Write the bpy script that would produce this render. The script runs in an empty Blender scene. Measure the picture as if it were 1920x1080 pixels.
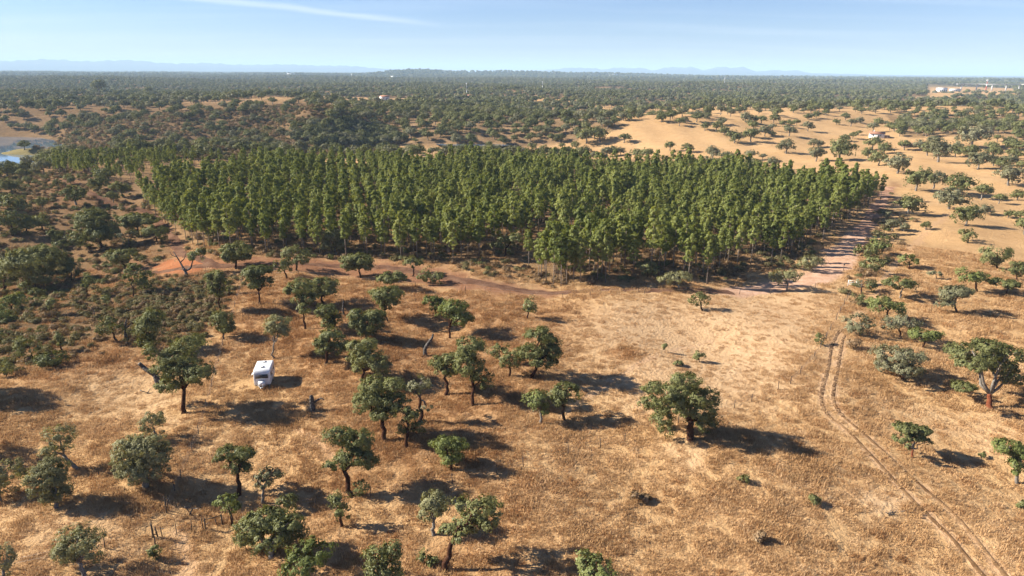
import bpy, math
import numpy as np
from mathutils import Vector, Matrix, Euler

R = math.radians
sc = bpy.context.scene
rng = np.random.default_rng(7)

# ------------------------------------------------------------------ camera, sky, sun, exposure
F, CXP, CYP = 1297.0, 960.0, 540.0            # focal length and centre in pixels of a 1920x1080 frame
CAMH = 40.0
PITCH = math.atan((540 - 133.5) / F)
ROLL = 0.0068                                 # the horizon falls slightly to the right
cp, sp_ = math.cos(PITCH), math.sin(PITCH)
cam_d = bpy.data.cameras.new('camera')
cam_d.sensor_width = 36.0
cam_d.lens = 36.0 * F / 1920.0
cam_d.clip_start, cam_d.clip_end = 0.5, 150000.0
cam = bpy.data.objects.new('camera', cam_d)
sc.collection.objects.link(cam)
cam.location = (0, 0, CAMH)
cam.rotation_euler = (Euler((math.pi / 2 - PITCH, 0, 0)).to_matrix() @ Matrix.Rotation(ROLL, 3, 'Z')).to_euler()
sc.camera = cam

def ray(px, py):
    u, v = (px - CXP) / F, (py - CYP) / F
    u, v = u + ROLL * v, v - ROLL * u
    return np.array([u, cp - v * sp_, -sp_ - v * cp])      # per metre of depth

def project(x, y, z):
    dz = z - CAMH
    d = y * cp - dz * sp_
    d = np.where(d < 0.1, 0.1, d)
    u, v = x / d, -(y * sp_ + dz * cp) / d
    return CXP + F * (u - ROLL * v), CYP + F * (v + ROLL * u), d

SUN_EL = R(29.0)
SUN_AZ = math.atan2(-12.9, 2.0)              # clockwise from +Y, the sun stands to the left and slightly ahead
sun_vec = Vector((math.sin(SUN_AZ) * math.cos(SUN_EL), math.cos(SUN_AZ) * math.cos(SUN_EL), math.sin(SUN_EL)))
world = bpy.data.worlds.new('World')
sc.world = world
world.use_nodes = True
wn, wl = world.node_tree.nodes, world.node_tree.links
wn.clear()
w_out = wn.new('ShaderNodeOutputWorld')
w_bg = wn.new('ShaderNodeBackground')
w_sky = wn.new('ShaderNodeTexSky')
w_sky.sky_type = 'NISHITA'
w_sky.sun_disc = False
w_sky.sun_elevation = SUN_EL
w_sky.sun_rotation = SUN_AZ
w_sky.altitude = 100
w_sky.air_density = 1.0
w_sky.dust_density = 0.0
w_sky.ozone_density = 3.5
w_bg.inputs['Strength'].default_value = 0.05
# thin cirrus streaks on a high plane
tc = wn.new('ShaderNodeTexCoord')
sx = wn.new('ShaderNodeSeparateXYZ'); wl.new(tc.outputs['Generated'], sx.inputs[0])
def wmath(op, a, b=None):
    n = wn.new('ShaderNodeMath'); n.operation = op
    for i, v in enumerate((a, b)):
        if v is None: continue
        if isinstance(v, (int, float)): n.inputs[i].default_value = v
        else: wl.new(v, n.inputs[i])
    return n.outputs[0]
zz = wmath('MAXIMUM', wmath('ADD', sx.outputs[2], 0.06), 0.02)
cxn = wn.new('ShaderNodeCombineXYZ')
wl.new(wmath('DIVIDE', sx.outputs[0], zz), cxn.inputs[0])
wl.new(wmath('DIVIDE', sx.outputs[1], zz), cxn.inputs[1])
wmap = wn.new('ShaderNodeMapping'); wl.new(cxn.outputs[0], wmap.inputs[0])
wmap.inputs['Rotation'].default_value = (0, 0, R(34))
wmap.inputs['Scale'].default_value = (0.22, 1.1, 1.0)
wmap.inputs['Location'].default_value = (0.35, 0.3, 0)
wnoi = wn.new('ShaderNodeTexNoise'); wl.new(wmap.outputs[0], wnoi.inputs['Vector'])
wnoi.inputs['Scale'].default_value = 1.0; wnoi.inputs['Detail'].default_value = 5; wnoi.inputs['Distortion'].default_value = 0.35
wr = wn.new('ShaderNodeValToRGB'); wl.new(wnoi.outputs[0], wr.inputs[0])
wr.color_ramp.elements[0].position = 0.47; wr.color_ramp.elements[0].color = (0, 0, 0, 1)
wr.color_ramp.elements[1].position = 0.85; wr.color_ramp.elements[1].color = (0.16, 0.16, 0.16, 1)
def sky_plane(px, py):
    d = ray(px, py); d = d / np.linalg.norm(d); return d[:2] / (d[2] + .06)
# one long trail of cirrus high on the left
(ax_, ay_), (bx_, by_) = sky_plane(330, -8), sky_plane(870, 54)
cln = math.hypot(bx_ - ax_, by_ - ay_); can = math.atan2(by_ - ay_, bx_ - ax_)
wm2 = wn.new('ShaderNodeMapping'); wm2.vector_type = 'TEXTURE'; wl.new(cxn.outputs[0], wm2.inputs[0])
wm2.inputs['Location'].default_value = (ax_, ay_, 0); wm2.inputs['Rotation'].default_value = (0, 0, can); wm2.inputs['Scale'].default_value = (cln, cln, 1)
ws2 = wn.new('ShaderNodeSeparateXYZ'); wl.new(wm2.outputs[0], ws2.inputs[0])
wn2 = wn.new('ShaderNodeTexNoise'); wl.new(wm2.outputs[0], wn2.inputs['Vector']); wn2.inputs['Scale'].default_value = 5; wn2.inputs['Detail'].default_value = 6
yy = wmath('ADD', ws2.outputs[1], wmath('MULTIPLY', wmath('SUBTRACT', wn2.outputs[0], .5), .10))
band = wmath('POWER', 2.718, wmath('MULTIPLY', wmath('MULTIPLY', yy, yy), -380.0))
wn_len = wn.new('ShaderNodeMapRange'); wn_len.interpolation_type = 'SMOOTHSTEP'; wl.new(ws2.outputs[0], wn_len.inputs[0])
for i_, v_ in ((1, 1.05), (2, .55), (3, 0.0), (4, 1.0)): wn_len.inputs[i_].default_value = v_
wn_st = wn.new('ShaderNodeMapRange'); wn_st.interpolation_type = 'SMOOTHSTEP'; wl.new(ws2.outputs[0], wn_st.inputs[0])
for i_, v_ in ((1, -.6), (2, .1), (3, 0.0), (4, 1.0)): wn_st.inputs[i_].default_value = v_
trail = wmath('MULTIPLY', wmath('MULTIPLY', band, wn_len.outputs[0]), wmath('MULTIPLY', wn_st.outputs[0], .30))
cloud = wmath('MAXIMUM', trail, wr.outputs[0])
wmix = wn.new('ShaderNodeMix'); wmix.data_type = 'RGBA'
w_tint = wn.new('ShaderNodeMix'); w_tint.data_type = 'RGBA'; w_tint.blend_type = 'MULTIPLY'; w_tint.inputs[0].default_value = 1.0
wl.new(w_sky.outputs[0], w_tint.inputs[6]); w_tint.inputs[7].default_value = (0.63, 0.71, 0.98, 1)     # the camera's cool white balance
wl.new(cloud, wmix.inputs[0]); wl.new(w_tint.outputs[2], wmix.inputs[6])
wmix.inputs[7].default_value = (9.0, 9.3, 9.6, 1)
wl.new(wmix.outputs[2], w_bg.inputs['Color'])
wl.new(w_bg.outputs[0], w_out.inputs['Surface'])

sun_d = bpy.data.lights.new('sun', 'SUN')
sun_d.energy = 5.0
sun_d.angle = R(0.53)
sun_d.color = (1.0, 0.92, 0.80)
sun = bpy.data.objects.new('sun', sun_d)
sc.collection.objects.link(sun)
sun.location = (0, 0, 200)
sun.rotation_euler = sun_vec.to_track_quat('Z', 'Y').to_euler()

sc.view_settings.view_transform = 'Standard'
sc.view_settings.look = 'None'
sc.view_settings.exposure = 1.5
sc.view_settings.gamma = 1.0
sc.cycles.max_bounces = 5
sc.cycles.diffuse_bounces = 3
sc.cycles.glossy_bounces = 2
sc.cycles.transmission_bounces = 3
sc.cycles.volume_bounces = 1

# ------------------------------------------------------------------ helpers
COL = sc.collection
PROTO = bpy.data.collections.new('prototype_shapes')     # sources of the scattered masses, never linked to the scene

def smooth(a, b, x):
    t = np.clip((x - a) / (b - a), 0, 1)
    return t * t * (3 - 2 * t)

_w = np.random.default_rng(3)
def waves(n, lo, hi):
    lam = np.exp(_w.uniform(math.log(lo), math.log(hi), n)); th = _w.uniform(0, 2 * math.pi, n)
    return 2 * math.pi / lam * np.cos(th), 2 * math.pi / lam * np.sin(th), _w.uniform(0, 6.28, n)
W_NEAR, W_MID, W_HILL, W_FAR = waves(7, 18, 70), waves(8, 120, 330), waves(6, 500, 1400), waves(9, 1500, 5200)
def wsum(w, x, y):
    s = 0
    for kx, ky, ph in zip(*w): s = s + np.sin(kx * x + ky * y + ph)
    return s / math.sqrt(len(w[0]))
def gauss(x, y, cx, cy, sx, sy): return np.exp(-((x - cx) / sx) ** 2 - ((y - cy) / sy) ** 2)

def height(x, y):
    x = np.asarray(x, float); y = np.asarray(y, float)
    r = np.hypot(x, y)
    h = 0.45 * wsum(W_NEAR, x, y) * (1 - smooth(400, 900, r))
    mid = smooth(230, 480, r)
    h = h + mid * 3.6 * wsum(W_MID, x, y) * (1 - 0.6 * smooth(900, 2000, r))
    h = h + smooth(700, 1500, r) * 5.0 * wsum(W_HILL, x, y) * (1 - smooth(6000, 9000, r))
    h = h - 7.5 * gauss(x, y, -118, 150, 34, 55)                    # wooded gully on the left
    h = h - 3.0 * gauss(x, y, -150, 90, 45, 60)
    h = h - 9.0 * gauss(x, y, -60, 432, 260, 42)                    # stream valley behind the plantation
    h = h - 28.0 * gauss(x, y, -378, 472, 84, 90) + 9.0 * gauss(x, y, -316, 446, 34, 12) - 5.0 * gauss(x, y, -218, 305, 38, 40) - 11.0 * gauss(x, y, -272, 365, 55, 70)                  # lake basin
    h = h + 11.0 * gauss(x, y, -190, 640, 130, 95) + 9 * gauss(x, y, -330, 760, 200, 120)
    h = h + 16.0 * gauss(x, y, -138, 502, 26, 34) - 7 * gauss(x, y, -85, 485, 28, 36)   # shaded bluff
    h = h + 9.0 * gauss(x, y, 210, 560, 150, 110) + 8 * gauss(x, y, 420, 640, 200, 150)
    h = h - 3.5 * gauss(x, y, 90, 400, 120, 45)
    far = smooth(3000, 4600, r)
    h = h + 44 * gauss(x, y, -720, 5300, 330, 420) + 34 * gauss(x, y, 120, 5700, 620, 420) + 28 * gauss(x, y, 900, 6300, 500, 380)
    ang = np.degrees(np.arctan2(x, y))
    ripple = wsum(W_FAR, x, y)
    prof_l = 225 * smooth(4, -34, ang) + 50 * gauss(ang, 0 * ang, -14, 0, 3.5, 1)
    prof_r = 165 * gauss(ang, 0 * ang, 14.5, 0, 7.5, 1) * (1 + .22 * np.sin(ang * 1.55 + .6) + .16 * np.sin(ang * 3.3)) + 90 * gauss(ang, 0 * ang, 5, 0, 3.5, 1)
    ridge = smooth(17000, 21500, r) * (1 - smooth(24000, 34000, r))
    prof = prof_l + prof_r
    h = h + ridge * np.maximum(prof * (1 + 0.16 * ripple + 0.05 * np.sin(ang * 5.1) + 0.05 * np.sin(ang * 9.7 + 1)), 0)
    h = h - far * 2.0
    return h

# the ground sheet: a polar grid round the drone, fine in front, coarse behind
ANG = np.radians(np.concatenate([np.linspace(-180, -48, 34)[:-1], np.linspace(-48, 48, 470), np.linspace(48, 180, 34)[1:]]))
RAD = 14.0 * 1.0125 ** np.arange(int(math.log(45000 / 14.0) / math.log(1.0125)) + 1)
NA, NR = len(ANG), len(RAD)
AA, RR = np.meshgrid(ANG, RAD)
GX, GY = RR * np.sin(AA), RR * np.cos(AA)
GZ = height(GX, GY)
def gz(x, y):
    """height of the sheet itself (bilinear on the grid)"""
    x = np.asarray(x, float); y = np.asarray(y, float)
    r = np.maximum(np.hypot(x, y), 14.01); a = np.arctan2(x, y)
    i = np.clip((np.log(r / 14.0) / math.log(1.0125)).astype(int), 0, NR - 2)
    j = np.clip(np.searchsorted(ANG, a) - 1, 0, NA - 2)
    fr = np.clip((r - RAD[i]) / (RAD[i + 1] - RAD[i]), 0, 1); fa = np.clip((a - ANG[j]) / (ANG[j + 1] - ANG[j]), 0, 1)
    return ((GZ[i, j] * (1 - fa) + GZ[i, j + 1] * fa) * (1 - fr) + (GZ[i + 1, j] * (1 - fa) + GZ[i + 1, j + 1] * fa) * fr)

_T = np.exp(np.linspace(math.log(35), math.log(45000), 2600))
def ground_at(px, py):
    """where the ray of a pixel meets the ground: (x, y, z, depth)"""
    d = ray(px, py)
    P = np.outer(_T, d); P[:, 2] += CAMH
    under = P[:, 2] < height(P[:, 0], P[:, 1])
    k = int(np.argmax(under)) if under.any() else len(_T) - 1
    a, b = _T[max(k - 1, 0)], _T[k]
    for _ in range(18):
        m = 0.5 * (a + b); q = d * m
        if CAMH + q[2] < height(q[0], q[1]): b = m
        else: a = m
    q = d * b
    return q[0], q[1], float(gz(q[0], q[1])), b

def poly_sd(X, Y, poly):
    """signed distance to a polygon, positive inside"""
    inside = np.zeros(X.shape, bool); dmin = np.full(X.shape, 1e9)
    n = len(poly)
    for i in range(n):
        x1, y1 = poly[i]; x2, y2 = poly[(i + 1) % n]
        ex, ey = x2 - x1, y2 - y1
        t = np.clip(((X - x1) * ex + (Y - y1) * ey) / (ex * ex + ey * ey + 1e-9), 0, 1)
        dmin = np.minimum(dmin, np.hypot(X - x1 - t * ex, Y - y1 - t * ey))
        c = ((y1 > Y) != (y2 > Y)) & (X < ex * (Y - y1) / (ey + 1e-12 * (ey == 0)) + x1)
        inside ^= c
    return np.where(inside, dmin, -dmin)
def line_dist(X, Y, pts):
    dmin = np.full(X.shape, 1e9)
    for (x1, y1), (x2, y2) in zip(pts[:-1], pts[1:]):
        ex, ey = x2 - x1, y2 - y1
        t = np.clip(((X - x1) * ex + (Y - y1) * ey) / (ex * ex + ey * ey + 1e-9), 0, 1)
        dmin = np.minimum(dmin, np.hypot(X - x1 - t * ex, Y - y1 - t * ey))
    return dmin
def G(pts): return [ground_at(*p)[:2] for p in pts]

def spline(pts, step):
    P = np.array(pts, float); out = []
    Q = np.vstack([2 * P[0] - P[1], P, 2 * P[-1] - P[-2]])
    for i in range(1, len(Q) - 2):
        n = max(2, int(np.linalg.norm(Q[i + 1] - Q[i]) / step))
        for t in np.linspace(0, 1, n, endpoint=False):
            out.append(0.5 * (2 * Q[i] + (Q[i + 1] - Q[i - 1]) * t + (2 * Q[i - 1] - 5 * Q[i] + 4 * Q[i + 1] - Q[i + 2]) * t * t + (-Q[i - 1] + 3 * Q[i] - 3 * Q[i + 1] + Q[i + 2]) * t ** 3))
    out.append(P[-1]); return np.array(out)

# ---- mesh building
def mesh_np(name, V, faces, mats, var=None, midx=None, smooth_shade=False):
    """V (n,3); faces: list of (m,k) index arrays"""
    me = bpy.data.meshes.new(name)
    V = np.asarray(V, np.float32)
    me.vertices.add(len(V)); me.vertices.foreach_set('co', V.ravel())
    flat = np.concatenate([f.ravel() for f in faces]).astype(np.int32)
    cnt = np.concatenate([np.full(len(f), f.shape[1]) for f in faces]).astype(np.int32)
    start = np.concatenate([[0], np.cumsum(cnt)[:-1]]).astype(np.int32)
    me.loops.add(len(flat)); me.loops.foreach_set('vertex_index', flat)
    me.polygons.add(len(cnt)); me.polygons.foreach_set('loop_start', start); me.polygons.foreach_set('loop_total', cnt)
    for m in mats: me.materials.append(m)
    if midx is not None: me.polygons.foreach_set('material_index', np.asarray(midx, np.int32))
    if smooth_shade: me.polygons.foreach_set('use_smooth', np.ones(len(cnt), bool))
    if var is not None:
        a = me.attributes.new('var', 'FLOAT', 'FACE'); a.data.foreach_set('value', np.asarray(var, np.float32))
    me.update(calc_edges=True)
    return me

def link(name, me, parent=None, loc=None):
    o = bpy.data.objects.new(name, me); COL.objects.link(o)
    if parent is not None: o.parent = parent
    if loc is not None: o.location = loc
    return o
def thing(name, label, cat, loc=(0, 0, 0), rz=0.0, group=None):
    o = bpy.data.objects.new(name, None); COL.objects.link(o)
    o.empty_display_size = 0.3
    o.location = loc; o.rotation_euler = (0, 0, rz)
    o['label'] = label; o['category'] = cat
    if group: o['group'] = group
    return o
def tag(o, label, cat=None, group=None, kind=None):
    o['label'] = label
    if cat: o['category'] = cat
    if group: o['group'] = group
    if kind: o['kind'] = kind
    return o

class MB:
    """collects boxes, tubes and prisms for one part"""
    def __init__(s): s.V = []; s.F = {}; s.n = 0
    def add(s, V, F):
        V = np.asarray(V, float)
        for f in F: s.F.setdefault(len(f), []).append([i + s.n for i in f])
        s.V.append(V); s.n += len(V); return s
    def box(s, x0, x1, y0, y1, z0, z1):
        V = [(x, y, z) for z in (z0, z1) for y in (y0, y1) for x in (x0, x1)]
        return s.add(V, [(0, 2, 3, 1), (4, 5, 7, 6), (0, 1, 5, 4), (2, 6, 7, 3), (0, 4, 6, 2), (1, 3, 7, 5)])
    def tube(s, pts, rad, seg=7):
        P = np.asarray(pts, float); n = len(P)
        rad = np.broadcast_to(rad, (n,))
        T = np.gradient(P, axis=0); T /= np.linalg.norm(T, axis=1)[:, None] + 1e-9
        ref = np.array([0.3, 1, 0.2]) if abs(T[0][1]) < 0.8 else np.array([1, 0.2, 0.3])
        A = np.cross(T, ref); A /= np.linalg.norm(A, axis=1)[:, None] + 1e-9
        B = np.cross(T, A)
        th = np.linspace(0, 2 * np.pi, seg, endpoint=False)
        V = (P[:, None] + rad[:, None, None] * (np.cos(th)[None, :, None] * A[:, None] + np.sin(th)[None, :, None] * B[:, None])).reshape(-1, 3)
        F = [(i * seg + j, i * seg + (j + 1) % seg, (i + 1) * seg + (j + 1) % seg, (i + 1) * seg + j) for i in range(n - 1) for j in range(seg)]
        F += [tuple(range(seg))[::-1], tuple(range((n - 1) * seg, n * seg))]
        return s.add(V, F)
    def prism(s, poly, axis, a, b):
        """polygon in the plane across `axis`, run from a to b along it"""
        def p(u, v, w): return {0: (w, u, v), 1: (u, w, v), 2: (u, v, w)}[axis]
        n = len(poly)
        V = [p(u, v, a) for u, v in poly] + [p(u, v, b) for u, v in poly]
        F = [(i, (i + 1) % n, n + (i + 1) % n, n + i) for i in range(n)] + [tuple(range(n))[::-1], tuple(range(n, 2 * n))]
        return s.add(V, F)
    def mesh(s, name, mats, smooth_shade=False):
        if not isinstance(mats, (list, tuple)): mats = [mats]
        return mesh_np(name, np.concatenate(s.V), [np.array(f) for f in s.F.values()], mats, smooth_shade=smooth_shade)
    def build(s, name, mats, parent=None, smooth_shade=False): return link(name, s.mesh(name, mats, smooth_shade), parent)

# ------------------------------------------------------------------ materials
class NT:
    def __init__(s, name):
        s.m = bpy.data.materials.new(name); s.m.use_nodes = True
        s.n, s.l = s.m.node_tree.nodes, s.m.node_tree.links
        s.n.clear(); s.out = s.n.new('ShaderNodeOutputMaterial')
    def new(s, t, **k):
        n = s.n.new(t)
        for a, b in k.items(): setattr(n, a, b)
        return n
    def set(s, sock, v):
        if isinstance(v, bpy.types.NodeSocket): s.l.new(v, sock)
        elif isinstance(v, (tuple, list)) and len(v) == 3 and sock.type == 'RGBA': sock.default_value = (*v, 1)
        else: sock.default_value = v
    def math(s, op, a, b=0.0, c=None):
        n = s.new('ShaderNodeMath', operation=op); s.set(n.inputs[0], a); s.set(n.inputs[1], b)
        if c is not None: s.set(n.inputs[2], c)
        return n.outputs[0]
    def mix(s, f, a, b, blend='MIX'):
        n = s.new('ShaderNodeMix', data_type='RGBA', blend_type=blend)
        s.set(n.inputs[0], f); s.set(n.inputs[6], a); s.set(n.inputs[7], b); return n.outputs[2]
    def noise(s, vec, scale, detail=3, rough=0.55, dist=0.0):
        n = s.new('ShaderNodeTexNoise'); s.l.new(vec, n.inputs['Vector'])
        n.inputs['Scale'].default_value = scale; n.inputs['Detail'].default_value = detail
        n.inputs['Roughness'].default_value = rough; n.inputs['Distortion'].default_value = dist
        return n.outputs[0]
    def ramp(s, f, *stops):
        n = s.new('ShaderNodeValToRGB'); s.set(n.inputs[0], f); e = n.color_ramp.elements
        for i, (p, c) in enumerate(stops):
            el = e[i] if i < 2 else e.new(p)
            el.position = p; el.color = (*c, 1) if not isinstance(c, float) else (c, c, c, 1)
        return n.outputs[0]
    def attr(s, name): return s.new('ShaderNodeAttribute', attribute_name=name).outputs['Fac']
    def pos(s): return s.new('ShaderNodeNewGeometry').outputs['Position']
    def objco(s): return s.new('ShaderNodeTexCoord').outputs['Object']
    def rnd(s): return s.new('ShaderNodeObjectInfo').outputs['Random']
    def bump(s, h, strength, dist):
        n = s.new('ShaderNodeBump'); s.set(n.inputs['Height'], h)
        n.inputs['Strength'].default_value = strength; n.inputs['Distance'].default_value = dist; return n.outputs[0]
    def diffuse(s, col, normal=None, rough=0.9):
        b = s.new('ShaderNodeBsdfDiffuse'); s.set(b.inputs[0], col)
        if normal is not None: s.l.new(normal, b.inputs['Normal'])
        s.l.new(b.outputs[0], s.out.inputs['Surface']); return s.m
    def principled(s, col, rough=0.5, metal=0.0, normal=None, spec=0.5):
        b = s.new('ShaderNodeBsdfPrincipled'); s.set(b.inputs['Base Color'], col); s.set(b.inputs['Roughness'], rough)
        s.set(b.inputs['Metallic'], metal); s.set(b.inputs['Specular IOR Level'], spec)
        if normal is not None: s.l.new(normal, b.inputs['Normal'])
        s.l.new(b.outputs[0], s.out.inputs['Surface']); return s.m

def leaf_mat(name, dark, midc, light, trans=0.22, hue=0.0):
    t = NT(name)
    f = t.math('ADD', t.math('MULTIPLY', t.attr('var'), 0.58), t.math('MULTIPLY', t.rnd(), 0.42))
    c = t.ramp(f, (0.05, dark), (0.95, light), (0.5, midc))
    d = t.new('ShaderNodeBsdfDiffuse'); t.set(d.inputs[0], c)
    tr = t.new('ShaderNodeBsdfTranslucent'); t.set(tr.inputs[0], t.mix(1.0, c, (1.1, 1.0, 0.45), 'MULTIPLY'))
    g = t.new('ShaderNodeBsdfGlossy'); g.inputs['Roughness'].default_value = 0.45; g.inputs[0].default_value = (0.9, 0.95, 1, 1)
    m1 = t.new('ShaderNodeMixShader'); m1.inputs[0].default_value = trans
    t.l.new(d.outputs[0], m1.inputs[1]); t.l.new(tr.outputs[0], m1.inputs[2])
    m2 = t.new('ShaderNodeMixShader'); m2.inputs[0].default_value = 0.008
    t.l.new(m1.outputs[0], m2.inputs[1]); t.l.new(g.outputs[0], m2.inputs[2])
    t.l.new(m2.outputs[0], t.out.inputs['Surface'])
    return t.m

M = {}
M['oak'] = leaf_mat('oak_leaves', (0.092, 0.099, 0.036), (0.150, 0.156, 0.058), (0.230, 0.228, 0.098))
M['green'] = leaf_mat('fresh_green_leaves', (0.088, 0.106, 0.030), (0.150, 0.172, 0.052), (0.225, 0.238, 0.088))
M['olive'] = leaf_mat('olive_leaves', (0.145, 0.142, 0.064), (0.210, 0.202, 0.096), (0.295, 0.280, 0.148))
M['grey'] = leaf_mat('grey_sparse_leaves', (0.115, 0.114, 0.058), (0.175, 0.170, 0.092), (0.250, 0.238, 0.145))
M['euc'] = leaf_mat('eucalyptus_leaves', (0.115, 0.145, 0.032), (0.215, 0.245, 0.060), (0.350, 0.360, 0.120), 0.45)
M['dry'] = leaf_mat('dry_scrub_leaves', (0.165, 0.105, 0.056), (0.240, 0.160, 0.086), (0.330, 0.228, 0.125))
M['rust'] = leaf_mat('rusty_dry_brush', (0.22, 0.115, 0.048), (0.33, 0.185, 0.082), (0.44, 0.27, 0.13))
M['maquis'] = leaf_mat('rockrose_leaves', (0.115, 0.100, 0.044), (0.175, 0.150, 0.066), (0.240, 0.202, 0.092))
def straw_mat(name, a, b, c):
    t = NT(name); p = t.pos()
    f = t.math('ADD', t.math('ADD', t.math('MULTIPLY', t.noise(p, .13, 4), .58), t.math('MULTIPLY', t.noise(p, 1.4, 3), .35)), t.math('MULTIPLY', t.math('SUBTRACT', t.attr('var'), .5), .20))
    col = t.ramp(f, (.30, a), (.62, c), (.46, b))
    d = t.new('ShaderNodeBsdfDiffuse'); t.set(d.inputs[0], col); tr = t.new('ShaderNodeBsdfTranslucent'); t.set(tr.inputs[0], col)
    m = t.new('ShaderNodeMixShader'); m.inputs[0].default_value = .3
    t.l.new(d.outputs[0], m.inputs[1]); t.l.new(tr.outputs[0], m.inputs[2]); t.l.new(m.outputs[0], t.out.inputs['Surface']); return t.m
M['straw'] = straw_mat('straw_blades', (0.385, 0.228, 0.104), (0.485, 0.305, 0.148), (0.60, 0.405, 0.220))

def bark(name, a, b, c, sc_=5.0):
    t = NT(name); p = t.objco()
    n = t.noise(p, sc_, 4, 0.6); n2 = t.noise(p, sc_ * 3.5, 3)
    return t.diffuse(t.ramp(n, (0.3, a), (0.7, c), (0.5, b)), t.bump(n2, 0.7, 0.04))
M['bark_dark'] = bark('stripped_cork_bark', (0.030, 0.014, 0.009), (0.055, 0.026, 0.016), (0.085, 0.045, 0.030))
M['bark_grey'] = bark('grey_cork_bark', (0.10, 0.085, 0.070), (0.17, 0.15, 0.125), (0.28, 0.25, 0.215))
M['bark_euc'] = bark('eucalyptus_bark', (0.16, 0.12, 0.09), (0.26, 0.21, 0.165), (0.38, 0.33, 0.28))
M['bark_red'] = bark('freshly_stripped_bark', (0.10, 0.032, 0.016), (0.15, 0.05, 0.025), (0.20, 0.075, 0.04))
M['deadwood'] = bark('dead_wood', (0.035, 0.03, 0.027), (0.07, 0.06, 0.052), (0.30, 0.28, 0.25))
M['post'] = bark('weathered_post_wood', (0.045, 0.036, 0.028), (0.085, 0.068, 0.054), (0.15, 0.125, 0.10), 9)

# ------------------------------------------------------------------ zones (traced in the photograph, laid on the ground)
Z_PALE = G([(1050, 610), (1110, 562), (1300, 550), (1580, 535), (1500, 715), (1340, 785), (1210, 765), (1110, 700)])
Z_BROWN = G([(455, 520), (700, 530), (1030, 556), (1090, 590), (1010, 700), (1000, 760), (880, 880), (640, 930), (560, 1000), (900, 1010), (1000, 900), (960, 1075), (640, 1075), (560, 990), (640, 760), (420, 640)])
Z_SCRUB = G([(130, 560), (250, 530), (400, 505), (440, 520), (420, 600), (330, 660), (210, 640), (120, 690), (10, 700), (-60, 640), (60, 560)])
Z_REDL = G([(285, 478), (420, 482), (480, 492), (470, 506), (400, 513), (300, 520), (200, 528), (150, 505), (220, 485)])
Z_ORANGE = G([(310, 487), (400, 492), (440, 494), (425, 501), (350, 512), (300, 514), (290, 500)])
Z_REDB = G([(420, 480), (640, 485), (830, 500), (900, 520), (1060, 545), (1060, 556), (900, 548), (740, 526), (560, 512), (430, 506)])
Z_SAND = G([(1420, 545), (1500, 512), (1535, 490), (1548, 465), (1600, 458), (1604, 500), (1590, 518), (1500, 541)])
Z_FIRE = G([(1590, 462), (1575, 440), (1640, 372), (1672, 340), (1690, 345), (1655, 400), (1625, 462)])
Z_BANK = G([(65, 335), (130, 320), (180, 375), (130, 395), (85, 385)])
Z_PLANT = G([(335, 447), (430, 472), (560, 480), (700, 484), (835, 490), (905, 478), (960, 482), (1000, 520), (1085, 535), (1105, 520), (1150, 522),
             (1300, 515), (1440, 500), (1545, 452), (1600, 412), (1640, 385), (1656, 374), (1500, 350), (1300, 336), (1150, 324), (1000, 312), (860, 310), (720, 308), (560, 310), (450, 326), (350, 350), (262, 382), (300, 420)])
L_SAND = G([(1375, 549), (1450, 538), (1530, 522), (1572, 498), (1590, 468), (1610, 440), (1635, 405), (1655, 372), (1668, 350)])
L_RED = G([(1375, 549), (1200, 544), (1040, 549), (940, 538), (820, 518), (700, 500), (560, 494), (440, 498), (340, 503), (270, 512), (180, 500)])
L_REDN = G([(400, 498), (345, 478), (325, 450), (300, 420), (272, 396), (215, 385), (165, 360), (120, 335)])
L_RUT1 = G([(1600, 606), (1574, 622), (1560, 650), (1553, 690), (1541, 735), (1542, 760), (1556, 782), (1600, 818), (1690, 915), (1780, 1005), (1850, 1085)])
L_RUT2 = G([(1618, 612), (1586, 628), (1577, 655), (1571, 695), (1563, 735), (1566, 760), (1582, 782), (1630, 822), (1715, 900), (1800, 975), (1895, 1090)])
L_PATH = G([(1600, 606), (1640, 560), (1680, 500), (1730, 440), (1780, 400)])

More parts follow.
